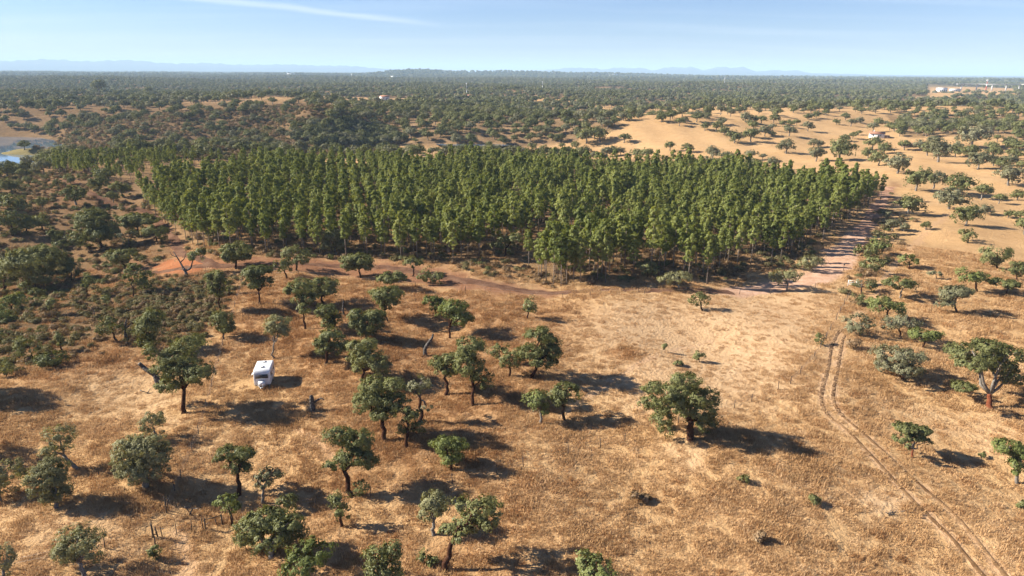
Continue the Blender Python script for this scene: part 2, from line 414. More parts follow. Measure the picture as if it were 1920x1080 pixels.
def density(px, py, x, y):
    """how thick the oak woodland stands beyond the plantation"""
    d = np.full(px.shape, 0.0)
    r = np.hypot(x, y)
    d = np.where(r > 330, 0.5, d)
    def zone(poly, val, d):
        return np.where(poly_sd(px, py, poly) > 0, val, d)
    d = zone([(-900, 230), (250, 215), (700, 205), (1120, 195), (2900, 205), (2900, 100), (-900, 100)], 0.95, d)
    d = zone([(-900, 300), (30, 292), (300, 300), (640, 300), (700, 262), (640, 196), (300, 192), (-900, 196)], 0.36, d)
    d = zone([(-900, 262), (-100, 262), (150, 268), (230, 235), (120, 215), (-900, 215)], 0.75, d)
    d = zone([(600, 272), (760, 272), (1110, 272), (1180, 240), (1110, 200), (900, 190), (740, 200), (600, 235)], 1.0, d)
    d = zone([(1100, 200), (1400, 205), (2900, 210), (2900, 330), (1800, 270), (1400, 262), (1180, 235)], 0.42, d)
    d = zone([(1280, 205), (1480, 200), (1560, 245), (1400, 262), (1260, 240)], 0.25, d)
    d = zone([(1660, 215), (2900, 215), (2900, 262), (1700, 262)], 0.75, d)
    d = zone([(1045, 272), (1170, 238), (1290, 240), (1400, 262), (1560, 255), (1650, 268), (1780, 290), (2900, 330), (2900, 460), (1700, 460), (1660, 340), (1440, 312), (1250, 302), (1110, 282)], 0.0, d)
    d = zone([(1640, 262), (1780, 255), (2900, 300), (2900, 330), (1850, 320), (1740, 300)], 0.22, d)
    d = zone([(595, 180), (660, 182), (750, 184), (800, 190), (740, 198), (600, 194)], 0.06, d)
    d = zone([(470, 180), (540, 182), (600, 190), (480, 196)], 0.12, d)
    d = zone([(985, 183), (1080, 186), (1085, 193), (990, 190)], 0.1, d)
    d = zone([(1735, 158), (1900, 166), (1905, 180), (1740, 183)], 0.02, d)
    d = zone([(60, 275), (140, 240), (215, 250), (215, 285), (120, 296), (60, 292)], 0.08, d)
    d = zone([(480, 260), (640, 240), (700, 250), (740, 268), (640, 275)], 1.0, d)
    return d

PXg, PYg, Dg = project(GX, GY, GZ)
DENS = np.where((GY > 0) & (RR > 330), density(PXg, PYg, GX, GY), 0.0)
edge_n = 1.2 * wsum(waves(10, 3, 11), GX, GY)
def zmask(poly, w): return smooth(-w, w, poly_sd(GX, GY, poly) + edge_n * min(1, w / 2))
def lmask(pts, hw, w): return 1 - smooth(hw - w, hw + w, line_dist(GX, GY, pts) + 0.4 * edge_n * w)
a_pale = 0.8 * zmask(Z_PALE, 9) * (RR < 250)
for pz, st in ((([(1235, 835), (1310, 832), (1340, 850), (1300, 878), (1245, 868)]), .8), (([(1585, 915), (1640, 905), (1700, 935), (1690, 968), (1620, 960)]), .8), (([(1780, 810), (1840, 800), (1880, 830), (1830, 850)]), .6), (([(130, 690), (330, 690), (330, 800), (140, 780)]), .5), (([(20, 960), (250, 980), (260, 1060), (40, 1040)]), .5), (([(1650, 750), (1900, 780), (1910, 850), (1700, 800)]), .4)):
    a_pale = np.maximum(a_pale, st * zmask(G(pz), 3) * (RR < 250))
a_brown = np.maximum(zmask(Z_BROWN, 7), 1.3 * zmask(G([(1140, 662), (1165, 648), (1200, 655), (1215, 668), (1190, 680), (1155, 676)]), 1.5)) * (RR < 250)
a_pale = a_pale * (1 - zmask(G([(1140, 662), (1165, 648), (1200, 655), (1215, 668), (1190, 680), (1155, 676)]), 1.5))
a_scrub = np.maximum(zmask(Z_SCRUB, 4), zmask(Z_PLANT, 5) * 0.85)
def pmask(poly, w): return smooth(-w, w, poly_sd(PXg, PYg, poly) + 3.0 * edge_n) * (GY > 0)
a_scrub = np.maximum(a_scrub, 0.95 * pmask([(-400, 300), (60, 300), (420, 305), (700, 300), (760, 262), (720, 200), (620, 186), (420, 184), (200, 190), (-400, 190)], 10) * (RR > 330))
a_scrub = np.maximum(a_scrub, 0.8 * pmask([(-400, 300), (90, 296), (300, 300), (440, 318), (350, 360), (275, 395), (310, 440), (330, 480), (200, 560), (-400, 560)], 10) * (RR < 420))
a_brown = np.maximum(a_brown, 0.9 * pmask([(-400, 300), (90, 300), (240, 340), (330, 450), (430, 480), (470, 560), (300, 700), (-400, 760)], 14) * (RR < 420))
a_red = np.maximum.reduce([0.42 * zmask(Z_REDL, 2.5), 0.9 * zmask(Z_REDB, 2.5), 0.5 * zmask(Z_FIRE, 2), 0.35 * zmask(Z_BANK, 5), 0.5 * lmask(L_REDN, 2.4, 1.2)])
a_orange = 0.72 * zmask(Z_ORANGE, 1.5)
a_dirt = np.maximum.reduce([zmask(Z_SAND, 2.0), lmask(L_SAND[:6], 3.0, 1.0), 0.5 * lmask(L_RUT1, 0.5, 0.4), 0.5 * lmask(L_RUT2, 0.5, 0.4), 0.35 * lmask(L_PATH, 1.2, 0.8), 0.45 * lmask(G([(1050, 785), (1120, 732), (1185, 690), (1270, 655), (1330, 640)]), .5, .5), 0.4 * lmask(G([(545, 800), (600, 830), (640, 870)]), .4, .5), 0.35 * lmask(G([(330, 1000), (350, 1040), (360, 1090)]), .8, .6)])
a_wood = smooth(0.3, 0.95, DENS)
a_far = smooth(2200, 3600, RR)
a_scrub = np.maximum(a_scrub, 0.7 * pmask([(1000, 300), (1150, 300), (1300, 312), (1500, 326), (1660, 345), (1680, 380), (1500, 352), (1300, 338), (1000, 316)], 6) * (RR < 420))
a_shore = smooth(.15, .6, gauss(GX, GY, -312, 450, 42, 24))

# ---- ground material
t = NT('dry_grassland')
p = t.pos()
n1 = t.math('ADD', t.math('MULTIPLY', t.noise(p, 0.035, 4, 0.6, 0.6), .6), t.math('MULTIPLY', t.noise(p, 0.010, 2), .4)); n2 = t.noise(p, 0.33, 4, 0.6); n3 = t.noise(p, 2.2, 4, 0.65); n4 = t.noise(p, 9.0, 2)
nn = t.math('ADD', t.math('ADD', t.math('MULTIPLY', n1, 0.32), t.math('MULTIPLY', n2, 0.20)), t.math('ADD', t.math('MULTIPLY', n3, 0.30), t.math('MULTIPLY', n4, 0.18)))
gold = t.ramp(nn, (0.34, (0.29, 0.168, 0.078)), (0.66, (0.56, 0.385, 0.215)), (0.48, (0.415, 0.258, 0.122)), (0.56, (0.47, 0.302, 0.150)))
pale = t.ramp(nn, (0.36, (0.31, 0.190, 0.100)), (0.66, (0.56, 0.395, 0.235)), (0.5, (0.455, 0.302, 0.168)))
brown = t.ramp(nn, (0.35, (0.18, 0.092, 0.040)), (0.66, (0.48, 0.31, 0.165)), (0.5, (0.335, 0.190, 0.088)))
scrub = t.ramp(nn, (0.36, (0.070, 0.050, 0.027)), (0.66, (0.29, 0.185, 0.100)), (0.5, (0.145, 0.093, 0.050)))
red = t.ramp(nn, (0.36, (0.130, 0.058, 0.032)), (0.66, (0.30, 0.165, 0.098)), (0.5, (0.205, 0.096, 0.054)))
orange = t.ramp(nn, (0.36, (0.22, 0.070, 0.030)), (0.66, (0.40, 0.17, 0.08)), (0.5, (0.32, 0.108, 0.046)))
sand = t.ramp(nn, (0.36, (0.33, 0.190, 0.115)), (0.66, (0.54, 0.375, 0.26)), (0.5, (0.45, 0.278, 0.178)))
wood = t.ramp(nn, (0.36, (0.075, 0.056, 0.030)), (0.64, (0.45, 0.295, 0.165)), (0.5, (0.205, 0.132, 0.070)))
nf = t.noise(p, 0.0022, 6, 0.65, 0.8)
farc = t.ramp(nf, (0.40, (0.020, 0.030, 0.014)), (0.75, (0.26, 0.20, 0.12)), (0.62, (0.045, 0.055, 0.026)))
shorec = t.ramp(nn, (.36, (.13, .115, .045)), (.64, (.27, .215, .105)))
def zmix(c, name, col, s_=0.22):
    f = t.math('ADD', t.attr(name), t.math('MULTIPLY', t.math('SUBTRACT', n3, 0.5), s_ * 2))
    f = t.math('MULTIPLY', t.math('MINIMUM', t.math('MAXIMUM', t.math('SUBTRACT', f, 0.08), 0.0), 0.92), 1.087)
    return t.mix(f, c, col)
c = gold
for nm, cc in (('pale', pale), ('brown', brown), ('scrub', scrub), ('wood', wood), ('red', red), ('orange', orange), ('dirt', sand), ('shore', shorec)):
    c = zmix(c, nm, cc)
c = t.mix(t.attr('far'), c, farc)
hb = t.math('ADD', t.math('MULTIPLY', n3, 0.7), t.math('MULTIPLY', n2, 0.6))
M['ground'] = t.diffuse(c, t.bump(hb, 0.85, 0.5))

idx = np.arange(NA * NR).reshape(NR, NA)
q = np.stack([idx[:-1, :-1], idx[:-1, 1:], idx[1:, 1:], idx[1:, :-1]], -1).reshape(-1, 4)[:, ::-1]
cap = idx[0, :-1][None, :]
gm = mesh_np('ground', np.stack([GX, GY, GZ], -1).reshape(-1, 3), [q, cap[:, ::-1]], [M['ground']], smooth_shade=True)
for nm, a in (('pale', a_pale), ('brown', a_brown), ('scrub', a_scrub), ('red', a_red), ('orange', a_orange), ('dirt', a_dirt), ('wood', a_wood), ('far', a_far), ('shore', a_shore)):
    at = gm.attributes.new(nm, 'FLOAT', 'POINT'); at.data.foreach_set('value', a.ravel().astype(np.float32))
ground = link('ground', gm); ground['kind'] = 'structure'

# ---- lake and stream pool
t = NT('lake_water'); p = t.pos()
M['water'] = t.principled((0.10, 0.15, 0.20), 0.05, 0.0, t.bump(t.noise(p, 0.5, 2), 0.02, 0.02))
def sheet(name, cx, cy, rx, ry, z, n=48):
    th = np.linspace(0, 2 * np.pi, n, endpoint=False)
    V = np.stack([cx + rx * np.cos(th), cy + ry * np.sin(th), np.full(n, z)], -1)
    o = link(name, mesh_np(name, V, [np.arange(n)[None, :]], [M['water']])); o['kind'] = 'structure'; return o
LAKE_Z = -12.0
sheet('lake', -420, 480, 220, 150, LAKE_Z)
gp = ground_at(890, 271)
sheet('stream_pool', gp[0], gp[1], 26, 16, gp[2] + 0.4)

# ---- dirt tracks: worn strips lying on the ground
t = NT('track_sand'); p = t.pos(); nn_ = t.math('ADD', t.math('MULTIPLY', t.noise(p, 0.5, 4), 0.6), t.math('MULTIPLY', t.noise(p, 5, 3), 0.4))
M['sand'] = t.diffuse(t.ramp(nn_, (0.36, (0.34, 0.195, 0.118)), (0.66, (0.56, 0.39, 0.275)), (0.5, (0.46, 0.282, 0.18))), t.bump(nn_, 0.8, 0.25))
t = NT('track_red_earth'); p = t.pos(); nn_ = t.math('ADD', t.math('MULTIPLY', t.noise(p, 0.4, 4), 0.6), t.math('MULTIPLY', t.noise(p, 4, 3), 0.4))
M['redearth'] = t.diffuse(t.ramp(nn_, (0.36, (0.085, 0.044, 0.028)), (0.66, (0.21, 0.125, 0.078)), (0.5, (0.135, 0.073, 0.046))), t.bump(nn_, 0.9, 0.3))
t = NT('firebreak_earth'); p = t.pos(); nn_ = t.math('ADD', t.math('MULTIPLY', t.noise(p, 0.4, 4), 0.6), t.math('MULTIPLY', t.noise(p, 4, 3), 0.4))
M['firebreak'] = t.diffuse(t.ramp(nn_, (0.36, (0.24, 0.125, 0.072)), (0.66, (0.48, 0.31, 0.205)), (0.5, (0.37, 0.21, 0.13))), t.bump(nn_, 0.9, 0.3))
t = NT('rut_soil_and_shade'); p = t.pos(); nn_ = t.noise(p, 3, 4)
M['rut'] = t.diffuse(t.ramp(nn_, (0.42, (0.10, 0.056, 0.030)), (0.66, (0.36, 0.23, 0.125))), t.bump(nn_, 0.9, 0.2))  # bare soil, coloured darker to paint in the shade inside the grooves
def strip(name, pts, w, mat, lift=0.05, cols=5, step=1.2, jit=0.25, dip=0.0, w2=None):
    S = spline(pts, step); T = np.gradient(S, axis=0); T /= np.linalg.norm(T, axis=1)[:, None]
    N = np.stack([-T[:, 1], T[:, 0]], -1); n = len(S)
    u = np.linspace(-1, 1, cols)
    ww = np.linspace(w, w2 or w, n)[:, None] * np.ones((n, cols)) * 0.5
    ww[:, [0, -1]] *= 1 + jit * rng.normal(size=(n, 2)).clip(-1.5, 1.5)
    X = S[:, None, 0] + N[:, None, 0] * u[None] * ww; Y = S[:, None, 1] + N[:, None, 1] * u[None] * ww
    Zs = gz(X, Y) + lift * (1 - np.abs(u[None]) ** 6 * 1.6)
    k = np.arange(n * cols).reshape(n, cols)
    F_ = np.stack([k[:-1, :-1], k[:-1, 1:], k[1:, 1:], k[1:, :-1]], -1).reshape(-1, 4)[:, ::-1]
    o = link(name, mesh_np(name, np.stack([X, Y, Zs], -1).reshape(-1, 3), [F_], [mat], smooth_shade=True)); o['kind'] = 'structure'
    return o
strip('sandy_track', L_SAND[:6], 6.0, M['sand'], 0.06, w2=5.5)
strip('firebreak_track', L_SAND[5:], 5.2, M['firebreak'], 0.07, w2=4.5)
strip('red_earth_track', L_RED, 3.2, M['redearth'], 0.05)
strip('red_earth_track', L_REDN, 3.4, M['redearth'], 0.06)
M['rut_pale'] = straw_mat('worn_rut', (0.17, 0.095, 0.045), (0.36, 0.22, 0.11), (0.55, 0.37, 0.21))
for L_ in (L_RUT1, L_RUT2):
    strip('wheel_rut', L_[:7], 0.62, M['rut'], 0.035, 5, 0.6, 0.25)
    strip('worn_rut', L_[6:], 0.5, M['rut_pale'], 0.035, 5, 0.6, 0.35)

# ------------------------------------------------------------------ foliage and wood shapes
def unit(n, r):
    v = r.normal(size=(n, 3)); return v / (np.linalg.norm(v, axis=1)[:, None] + 1e-9)

def leaves(centers, radii, outward, per, leaf, r, elong=1.5, droop=0.0, up=0.25):
    """leaf-sized faces gathered in clumps; returns V (4n,3), var (n)"""
    k = len(centers)
    cvar = r.uniform(0, 1, k)
    C = np.repeat(centers, per, 0); RAD_ = np.repeat(radii, per)[:, None]; O = np.repeat(outward, per, 0)
    n = len(C)
    d = unit(n, r)
    d = d + 0.35 * O; d /= np.linalg.norm(d, axis=1)[:, None]
    P = C + d * RAD_ * r.uniform(0.45, 1.05, (n, 1)) * np.array([1, 1, 0.8])
    N = d * 0.6 + O * 0.7 + unit(n, r) * 0.5 + np.array([0, 0, up]); N /= np.linalg.norm(N, axis=1)[:, None]
    A = np.cross(N, unit(n, r)); A[:, 2] -= droop; A -= N * (A * N).sum(1)[:, None]
    A /= np.linalg.norm(A, axis=1)[:, None] + 1e-9
    B = np.cross(N, A)
    s = leaf * r.uniform(0.65, 1.35, (n, 1)) * 0.5
    a = A * s * elong; b = B * s * 0.8
    V = np.stack([P - a, P - a * 0.1 + b, P + a, P - a * 0.1 - b], 1).reshape(-1, 3)
    var = np.clip(0.55 * np.repeat(cvar, per) + 0.45 * r.uniform(0, 1, n), 0, 1)
    return V, var

def crown(lobes, r, leaf=0.22, cr=0.55, per=34, cover=1.25, bottom=0.35, gaps=0.08):
    """lobes (x,y,z,rx,ry,rz) -> clumps over the lobes' surfaces"""
    Cs, Os, Rs = [], [], []
    for (x, y, z, rx, ry, rz) in lobes:
        area = 4 * math.pi * ((rx * ry) ** 1.6 / 3 + (rx * rz) ** 1.6 / 3 + (ry * rz) ** 1.6 / 3) ** (1 / 1.6)
        c_ = min(cr, 0.55 * min(rx, ry, rz) + 0.1)
        rx, ry, rz = rx * 1.07, ry * 1.07, rz * 1.07
        n = max(6, int(cover * area / (math.pi * c_ * c_) * 0.80))
        d = unit(n, r)
        keep = (d[:, 2] > -0.25) | (r.uniform(size=n) < bottom)
        keep &= r.uniform(size=n) > gaps
        d = d[keep]; n = len(d)
        f = r.uniform(0.62, 1.12, (n, 1))
        Cs.append(np.array([x, y, z]) + d * np.array([rx - c_ * .35, ry - c_ * .35, rz - c_ * .35]).clip(0.05) * f)
        Os.append(d); Rs.append(c_ * r.uniform(0.55, 1.4, n))
    return leaves(np.concatenate(Cs), np.concatenate(Rs), np.concatenate(Os), per, leaf, r)

def leaf_mesh(name, V, var, mat):
    return mesh_np(name, V, [np.arange(len(V)).reshape(-1, 4)], [mat], var)

def bend(a, b, r, n=6, wob=0.12, sag=0.0):
    a, b = np.asarray(a, float), np.asarray(b, float)
    t_ = np.linspace(0, 1, n)[:, None]
    L = np.linalg.norm(b - a)
    off = r.normal(size=(n, 3)) * wob * L * 0.35; off[0] = 0; off[-1] = 0
    P = a + (b - a) * t_ + off
    P[:, 2] += sag * L * np.sin(np.pi * t_[:, 0])
    return P

def joined(name, leafV, var, mb, mats):
    """one mesh with leaves (slot 0) and wood (slot 1), for the scattered masses"""
    n = len(leafV); WV = np.concatenate(mb.V)
    faces = [np.arange(n).reshape(-1, 4)]; mi = [np.zeros(n // 4, int)]; vv = [var]
    for f in mb.F.values():
        f = np.array(f) + n; faces.append(f); mi.append(np.ones(len(f), int)); vv.append(np.full(len(f), 0.5))
    return mesh_np(name, np.concatenate([leafV, WV]), faces, mats, np.concatenate(vv), np.concatenate(mi))

# ---- oak prototypes (about 7 m crown), eucalyptus prototypes (13 m tall), shrubs, grass tufts
def oak_proto(r, coarse, flat=0.62):
    W = 3.4
    lobes = []
    n = int(r.integers(5, 8))
    for i in range(n):
        a = i / n * 6.283 + r.uniform(-.4, .4); q_ = r.uniform(0.34, 0.62) * W
        lobes.append((q_ * math.cos(a), q_ * math.sin(a), 2.75 + r.uniform(-.6, .7), *(W * r.uniform(.40, .58, 2)), W * flat * r.uniform(.48, .66)))
    lobes.append((r.uniform(-.5, .5), r.uniform(-.5, .5), 3.75, W * .58, W * .58, W * flat * .6))
    V, var = crown(lobes, r, *( (0.36, 0.75, 18) if coarse == 1 else (0.66, 1.05, 9) if coarse == 2 else (0.24, 0.6, 30)), gaps=0.14)
    wood = MB(); lean = r.uniform(-.4, .4, 2)
    fork = np.array([lean[0], lean[1], 1.5])
    wood.tube(bend((0, 0, -0.3), fork, r, 5, 0.1), np.linspace(.30, .2, 5), 6)
    for L in lobes[:5]: wood.tube(bend(fork, (L[0] * .8, L[1] * .8, L[2]), r, 4, .15), np.linspace(.15, .05, 4), 5)
    return V, var, wood
def euc_proto(r, coarse):
    H = 11.2; k = 36 if coarse else 95
    t0 = r.uniform(0.33, 0.46); R0 = r.uniform(1.1, 1.5)
    tt = t0 + (1 - t0) * r.uniform(0, 1, k) ** 0.85
    u = (tt - t0) / (1 - t0)
    lump = 1 + .28 * np.sin(u * r.uniform(9, 15) + r.uniform(0, 6)) + .15 * np.sin(u * 23 + r.uniform(0, 6))
    th = r.uniform(0, 6.283, k)
    side = 1 + .22 * np.cos(th - r.uniform(0, 6.283) - 2.5 * u)
    rad = R0 * (np.sin(np.pi * np.clip(u ** .9 * 0.68 + 0.20, 0, 1)) ** 0.8) * r.uniform(0.40, 1.05, k) * lump * side
    lx, ly = r.uniform(-.25, .25, 2)
    C = np.stack([rad * np.cos(th) + lx * u, rad * np.sin(th) + ly * u, tt * H], -1)
    O = np.stack([np.cos(th), np.sin(th), 0.35 + 0 * th], -1); O /= np.linalg.norm(O, axis=1)[:, None]
    V, var = leaves(C, r.uniform(0.32, 0.62, k) * (1 - 0.45 * u), O, 13 if coarse else 30, 0.52 if coarse else 0.21, r, 1.9, 0.7, 0.25)
    wood = MB()
    wood.tube([(0, 0, -.3), (lx * .2, ly * .2, H * .4), (lx, ly, H * .9)], [.12, .09, .03], 5)
    for i in range(6):
        j = int(r.integers(k)); wood.tube([(lx * u[j], ly * u[j], C[j, 2] - 1.1), C[j]], [.04, .015], 4)
    return V, var, wood
def bush_proto(r, W=1.1, H=0.9, leaf=0.13, per=22, n=4, cr=0.38):
    lobes = [(r.uniform(-.5, .5) * W, r.uniform(-.5, .5) * W, H * r.uniform(.4, .6), W * r.uniform(.4, .62), W * r.uniform(.4, .62), H * r.uniform(.4, .55)) for _ in range(n)]
    V, var = crown(lobes, r, leaf, cr, per, 1.2, 0.5, 0.15)
    wood = MB()
    for L in lobes: wood.tube([(0, 0, -.1), (L[0] * .5, L[1] * .5, L[2] * .5), (L[0], L[1], L[2])], [.04, .03, .015], 4)
    return V, var, wood
def tuft_proto(r, W=0.5, H=0.4, n=42, wid=0.035):
    a = r.uniform(0, 6.283, n); d = W * np.sqrt(r.uniform(0, 1, n))
    base = np.stack([d * np.cos(a), d * np.sin(a), np.full(n, -0.03)], -1)
    b = r.uniform(0, 6.283, n); ln = H * r.uniform(.5, 1.15, n); tilt = r.uniform(.1, .95, n)
    tip = base + np.stack([np.cos(b) * ln * tilt, np.sin(b) * ln * tilt, ln * np.sqrt(1 - tilt ** 2 * .8)], -1)
    midp = base * .45 + tip * .55 + np.array([0, 0, .05]) * ln[:, None]
    s = np.stack([-np.sin(b), np.cos(b), 0 * b], -1) * wid * r.uniform(.6, 1.5, n)[:, None]
    V = np.stack([base - s, base + s, midp + s * .8, tip, midp - s * .8], 1).reshape(-1, 3)
    return V, np.clip(r.normal(.5, .25, n), 0, 1)

r0 = np.random.default_rng(21)
OAKS = [oak_proto(r0, 1, f) for f in (.55, .7, .62, .5, .66, .75)]
EUCS = [euc_proto(r0, False) for _ in range(10)]
OAK_ME = [(leaf_mesh('oak_crown', V, v, M['oak']), w.mesh('oak_trunk', M['bark_grey'])) for V, v, w in OAKS]
OAKG_ME = [(leaf_mesh('oak_crown', V, v, M['grey']), w.mesh('oak_trunk', M['bark_grey'])) for V, v, w in OAKS]
EUC_ME = [(leaf_mesh('eucalyptus_crown', V, v, M['euc']), w.mesh('eucalyptus_trunk', M['bark_euc'])) for V, v, w in EUCS]

def instancer_source(prefix, meshes):
    col = bpy.data.collections.new(prefix)
    for i, me in enumerate(meshes):
        o = bpy.data.objects.new('%s_%02d' % (prefix, i), me); col.objects.link(o)
    return col
def scatter(name, X, Y, Z, rotz, scl, idx_, source, label, tilt=None, cat=None):
    """one uncountable mass: instances on points by a geometry node group"""
    n = len(X)
    me = bpy.data.meshes.new(name)
    me.vertices.add(n); me.vertices.foreach_set('co', np.stack([X, Y, Z], -1).astype(np.float32).ravel())
    rot = np.zeros((n, 3), np.float32); rot[:, 2] = rotz
    if tilt is not None: rot[:, 0] = tilt[0]; rot[:, 1] = tilt[1]
    a = me.attributes.new('rot', 'FLOAT_VECTOR', 'POINT'); a.data.foreach_set('vector', rot.ravel())
    S = np.asarray(scl, np.float32)
    if S.ndim == 1: S = np.repeat(S[:, None], 3, 1)
    a = me.attributes.new('scl', 'FLOAT_VECTOR', 'POINT'); a.data.foreach_set('vector', S.astype(np.float32).ravel())
    a = me.attributes.new('pick', 'INT', 'POINT'); a.data.foreach_set('value', np.asarray(idx_, np.int32))
    o = link(name, me); o['kind'] = 'stuff'; o['label'] = label
    if cat: o['category'] = cat
    ng = bpy.data.node_groups.new(name + '_nodes', 'GeometryNodeTree')
    ng.interface.new_socket('Geometry', in_out='INPUT', socket_type='NodeSocketGeometry')
    ng.interface.new_socket('Geometry', in_out='OUTPUT', socket_type='NodeSocketGeometry')
    N_ = ng.nodes
    gi, go = N_.new('NodeGroupInput'), N_.new('NodeGroupOutput')
    iop = N_.new('GeometryNodeInstanceOnPoints'); ci = N_.new('GeometryNodeCollectionInfo')
    ci.inputs['Collection'].default_value = source
    ci.inputs['Separate Children'].default_value = True; ci.inputs['Reset Children'].default_value = True
    def na(nm, ty):
        q_ = N_.new('GeometryNodeInputNamedAttribute'); q_.data_type = ty; q_.inputs['Name'].default_value = nm
        return q_.outputs['Attribute']
    ng.links.new(gi.outputs[0], iop.inputs['Points']); ng.links.new(ci.outputs[0], iop.inputs['Instance'])
    iop.inputs['Pick Instance'].default_value = True
    ng.links.new(na('pick', 'INT'), iop.inputs['Instance Index'])
    ng.links.new(na('rot', 'FLOAT_VECTOR'), iop.inputs['Rotation']); ng.links.new(na('scl', 'FLOAT_VECTOR'), iop.inputs['Scale'])
    ng.links.new(iop.outputs[0], go.inputs[0])
    md = o.modifiers.new('scatter', 'NODES'); md.node_group = ng
    return o

# ------------------------------------------------------------------ caravan
t = NT('caravan_white_panel'); p = t.objco()
M['cwhite'] = t.principled(t.ramp(t.noise(p, 2.5, 3), (0.3, (0.66, 0.66, 0.64)), (0.7, (0.80, 0.80, 0.79))), 0.38)
t = NT('caravan_window'); M['cglass'] = t.principled((0.035, 0.028, 0.026), 0.08)
t = NT('rubber'); M['rubber'] = t.principled((0.02, 0.02, 0.02), 0.8)
t = NT('galvanised_steel'); M['steel'] = t.principled((0.45, 0.46, 0.47), 0.45, 0.8)
t = NT('grey_plastic'); M['plastic'] = t.principled((0.09, 0.09, 0.09), 0.6)
t = NT('caravan_stripe'); M['stripe'] = t.principled((0.32, 0.36, 0.42), 0.5)

def caravan():
    fx, fy, fz, _ = ground_at(493, 727)
    yaw = R(10)
    ax = np.array([-math.sin(yaw), math.cos(yaw)])
    cx_, cy_ = fx + ax[0] * 1.9, fy + ax[1] * 1.9
    root = thing('caravan', 'white touring caravan parked alone on the dry grass', 'caravan', (cx_, cy_, float(gz(cx_, cy_)) + 0.02), yaw)
    prof = [(-1.90, 0.42), (-1.93, 1.25), (-1.78, 1.98), (-1.62, 2.30), (-1.30, 2.46), (1.35, 2.50), (1.72, 2.38), (1.88, 2.05), (1.94, 1.2), (1.90, 0.42)]
    body = MB().prism(prof, 0, -1.05, 1.05).build('body', M['cwhite'], root)
    bv = body.modifiers.new('soft_edges', 'BEVEL'); bv.width = 0.09; bv.segments = 3; bv.limit_method = 'ANGLE'; bv.angle_limit = R(40)
    MB().prism([(-1.94, 1.38), (-1.965, 1.40), (-1.845, 1.90), (-1.82, 1.89)], 0, -0.76, 0.76).build('front_window', M['cglass'], root)
    for x0, x1 in ((-0.82, -0.77), (0.77, 0.82)): MB().prism([(-1.93, 1.33), (-1.962, 1.34), (-1.835, 1.95), (-1.80, 1.94)], 0, x0, x1).build('window_frame', M['plastic'], root)
    MB().prism([(1.935, 1.35), (1.962, 1.36), (1.915, 1.88), (1.885, 1.86)], 0, -0.7, 0.7).build('rear_window', M['cglass'], root)
    for s in (-1, 1):
        for y0, y1 in ((-1.35, -0.55), (0.75, 1.45)):
            xa, xb = sorted((s * 1.045, s * 1.066))
            w = MB().box(xa, xb, y0, y1, 1.42, 1.92).build('side_window', M['cglass'], root)
            xa, xb = sorted((s * 1.066, s * 1.078))
            for za, zb in ((1.90, 1.96), (1.38, 1.44)): MB().box(xa, xb, y0 - .04, y1 + .04, za, zb).build('frame', M['plastic'], w)
        xa, xb = sorted((s * 1.045, s * 1.057))
        MB().box(xa, xb, -1.8, 1.82, 1.10, 1.20).build('trim_stripe', M['stripe'], root)
        th = np.linspace(0, 2 * np.pi, 18, endpoint=False)
        xa, xb = sorted((s * 0.84, s * 1.03))
        wh = MB().prism([(0.25 + .32 * math.cos(a), .32 + .32 * math.sin(a)) for a in th], 0, xa, xb).build('wheel', M['rubber'], root)
        xa, xb = sorted((s * 1.03, s * 1.042))
        MB().prism([(0.25 + .18 * math.cos(a), .32 + .18 * math.sin(a)) for a in th], 0, xa, xb).build('hub', M['steel'], wh)
        xa, xb = sorted((s * 1.045, s * 1.075))
        thh = np.linspace(0, np.pi, 10)
        arch = [(0.25 + .46 * math.cos(a), .40 + .44 * math.sin(a)) for a in thh] + [(0.25 + .38 * math.cos(a), .40 + .36 * math.sin(a)) for a in thh[::-1]]
        MB().prism(arch, 0, xa, xb).build('wheel_arch', M['stripe'], root)
    d = MB().box(1.047, 1.062, -0.35, 0.30, 0.55, 2.15).build('door', M['cwhite'], root)
    MB().box(1.062, 1.09, -0.30, -0.22, 1.15, 1.30).build('handle', M['plastic'], d)
    MB().box(1.062, 1.07, -0.2, 0.18, 1.50, 1.95).build('door_window', M['cglass'], d)
    MB().prism([(-1.05, 1.92), (-1.05, 1.95), (-1.42, 1.66), (-1.42, 1.63)], 1, -1.32, -0.58).build('window_flap', M['cwhite'], root)
    for y in (-0.75, 0.95):
        v = MB().box(-0.22, 0.22, y - 0.17, y + 0.17, 2.46, 2.56).build('roof_vent', M['plastic'], root)
        MB().box(-0.18, 0.18, y - .13, y + .13, 2.56, 2.59).build('vent_lid', M['cwhite'], v)
    for s in (-1, 1): MB().tube([(s * .75, -1.7, .45), (s * .05, -2.95, .48)], .045, 6).build('drawbar_arm', M['steel'], root)
    MB().box(-.07, .07, -3.2, -2.85, .44, .56).build('hitch', M['steel'], root)
    MB().prism([(-2.55, .55), (-2.55, .98), (-2.45, 1.04), (-1.97, 1.10), (-1.97, .55)], 0, -.42, .42).build('gas_locker', M['cwhite'], root)
    j = MB().tube([(.16, -2.72, .2), (.16, -2.72, .85)], .03, 6).build('jockey_stand', M['steel'], root)
    MB().prism([(-2.72 + .1 * math.cos(a), .1 + .1 * math.sin(a)) for a in th], 0, .12, .20).build('jockey_wheel', M['rubber'], j)
    MB().box(-.98, .98, -1.80, 1.80, .32, .415).build('chassis', M['plastic'], root)
    for x in (-.8, .8):
        for y in (-1.55, 1.6): MB().box(x - .04, x + .04, y - .04, y + .04, 0, .32).build('corner_leg', M['steel'], root)
caravan()

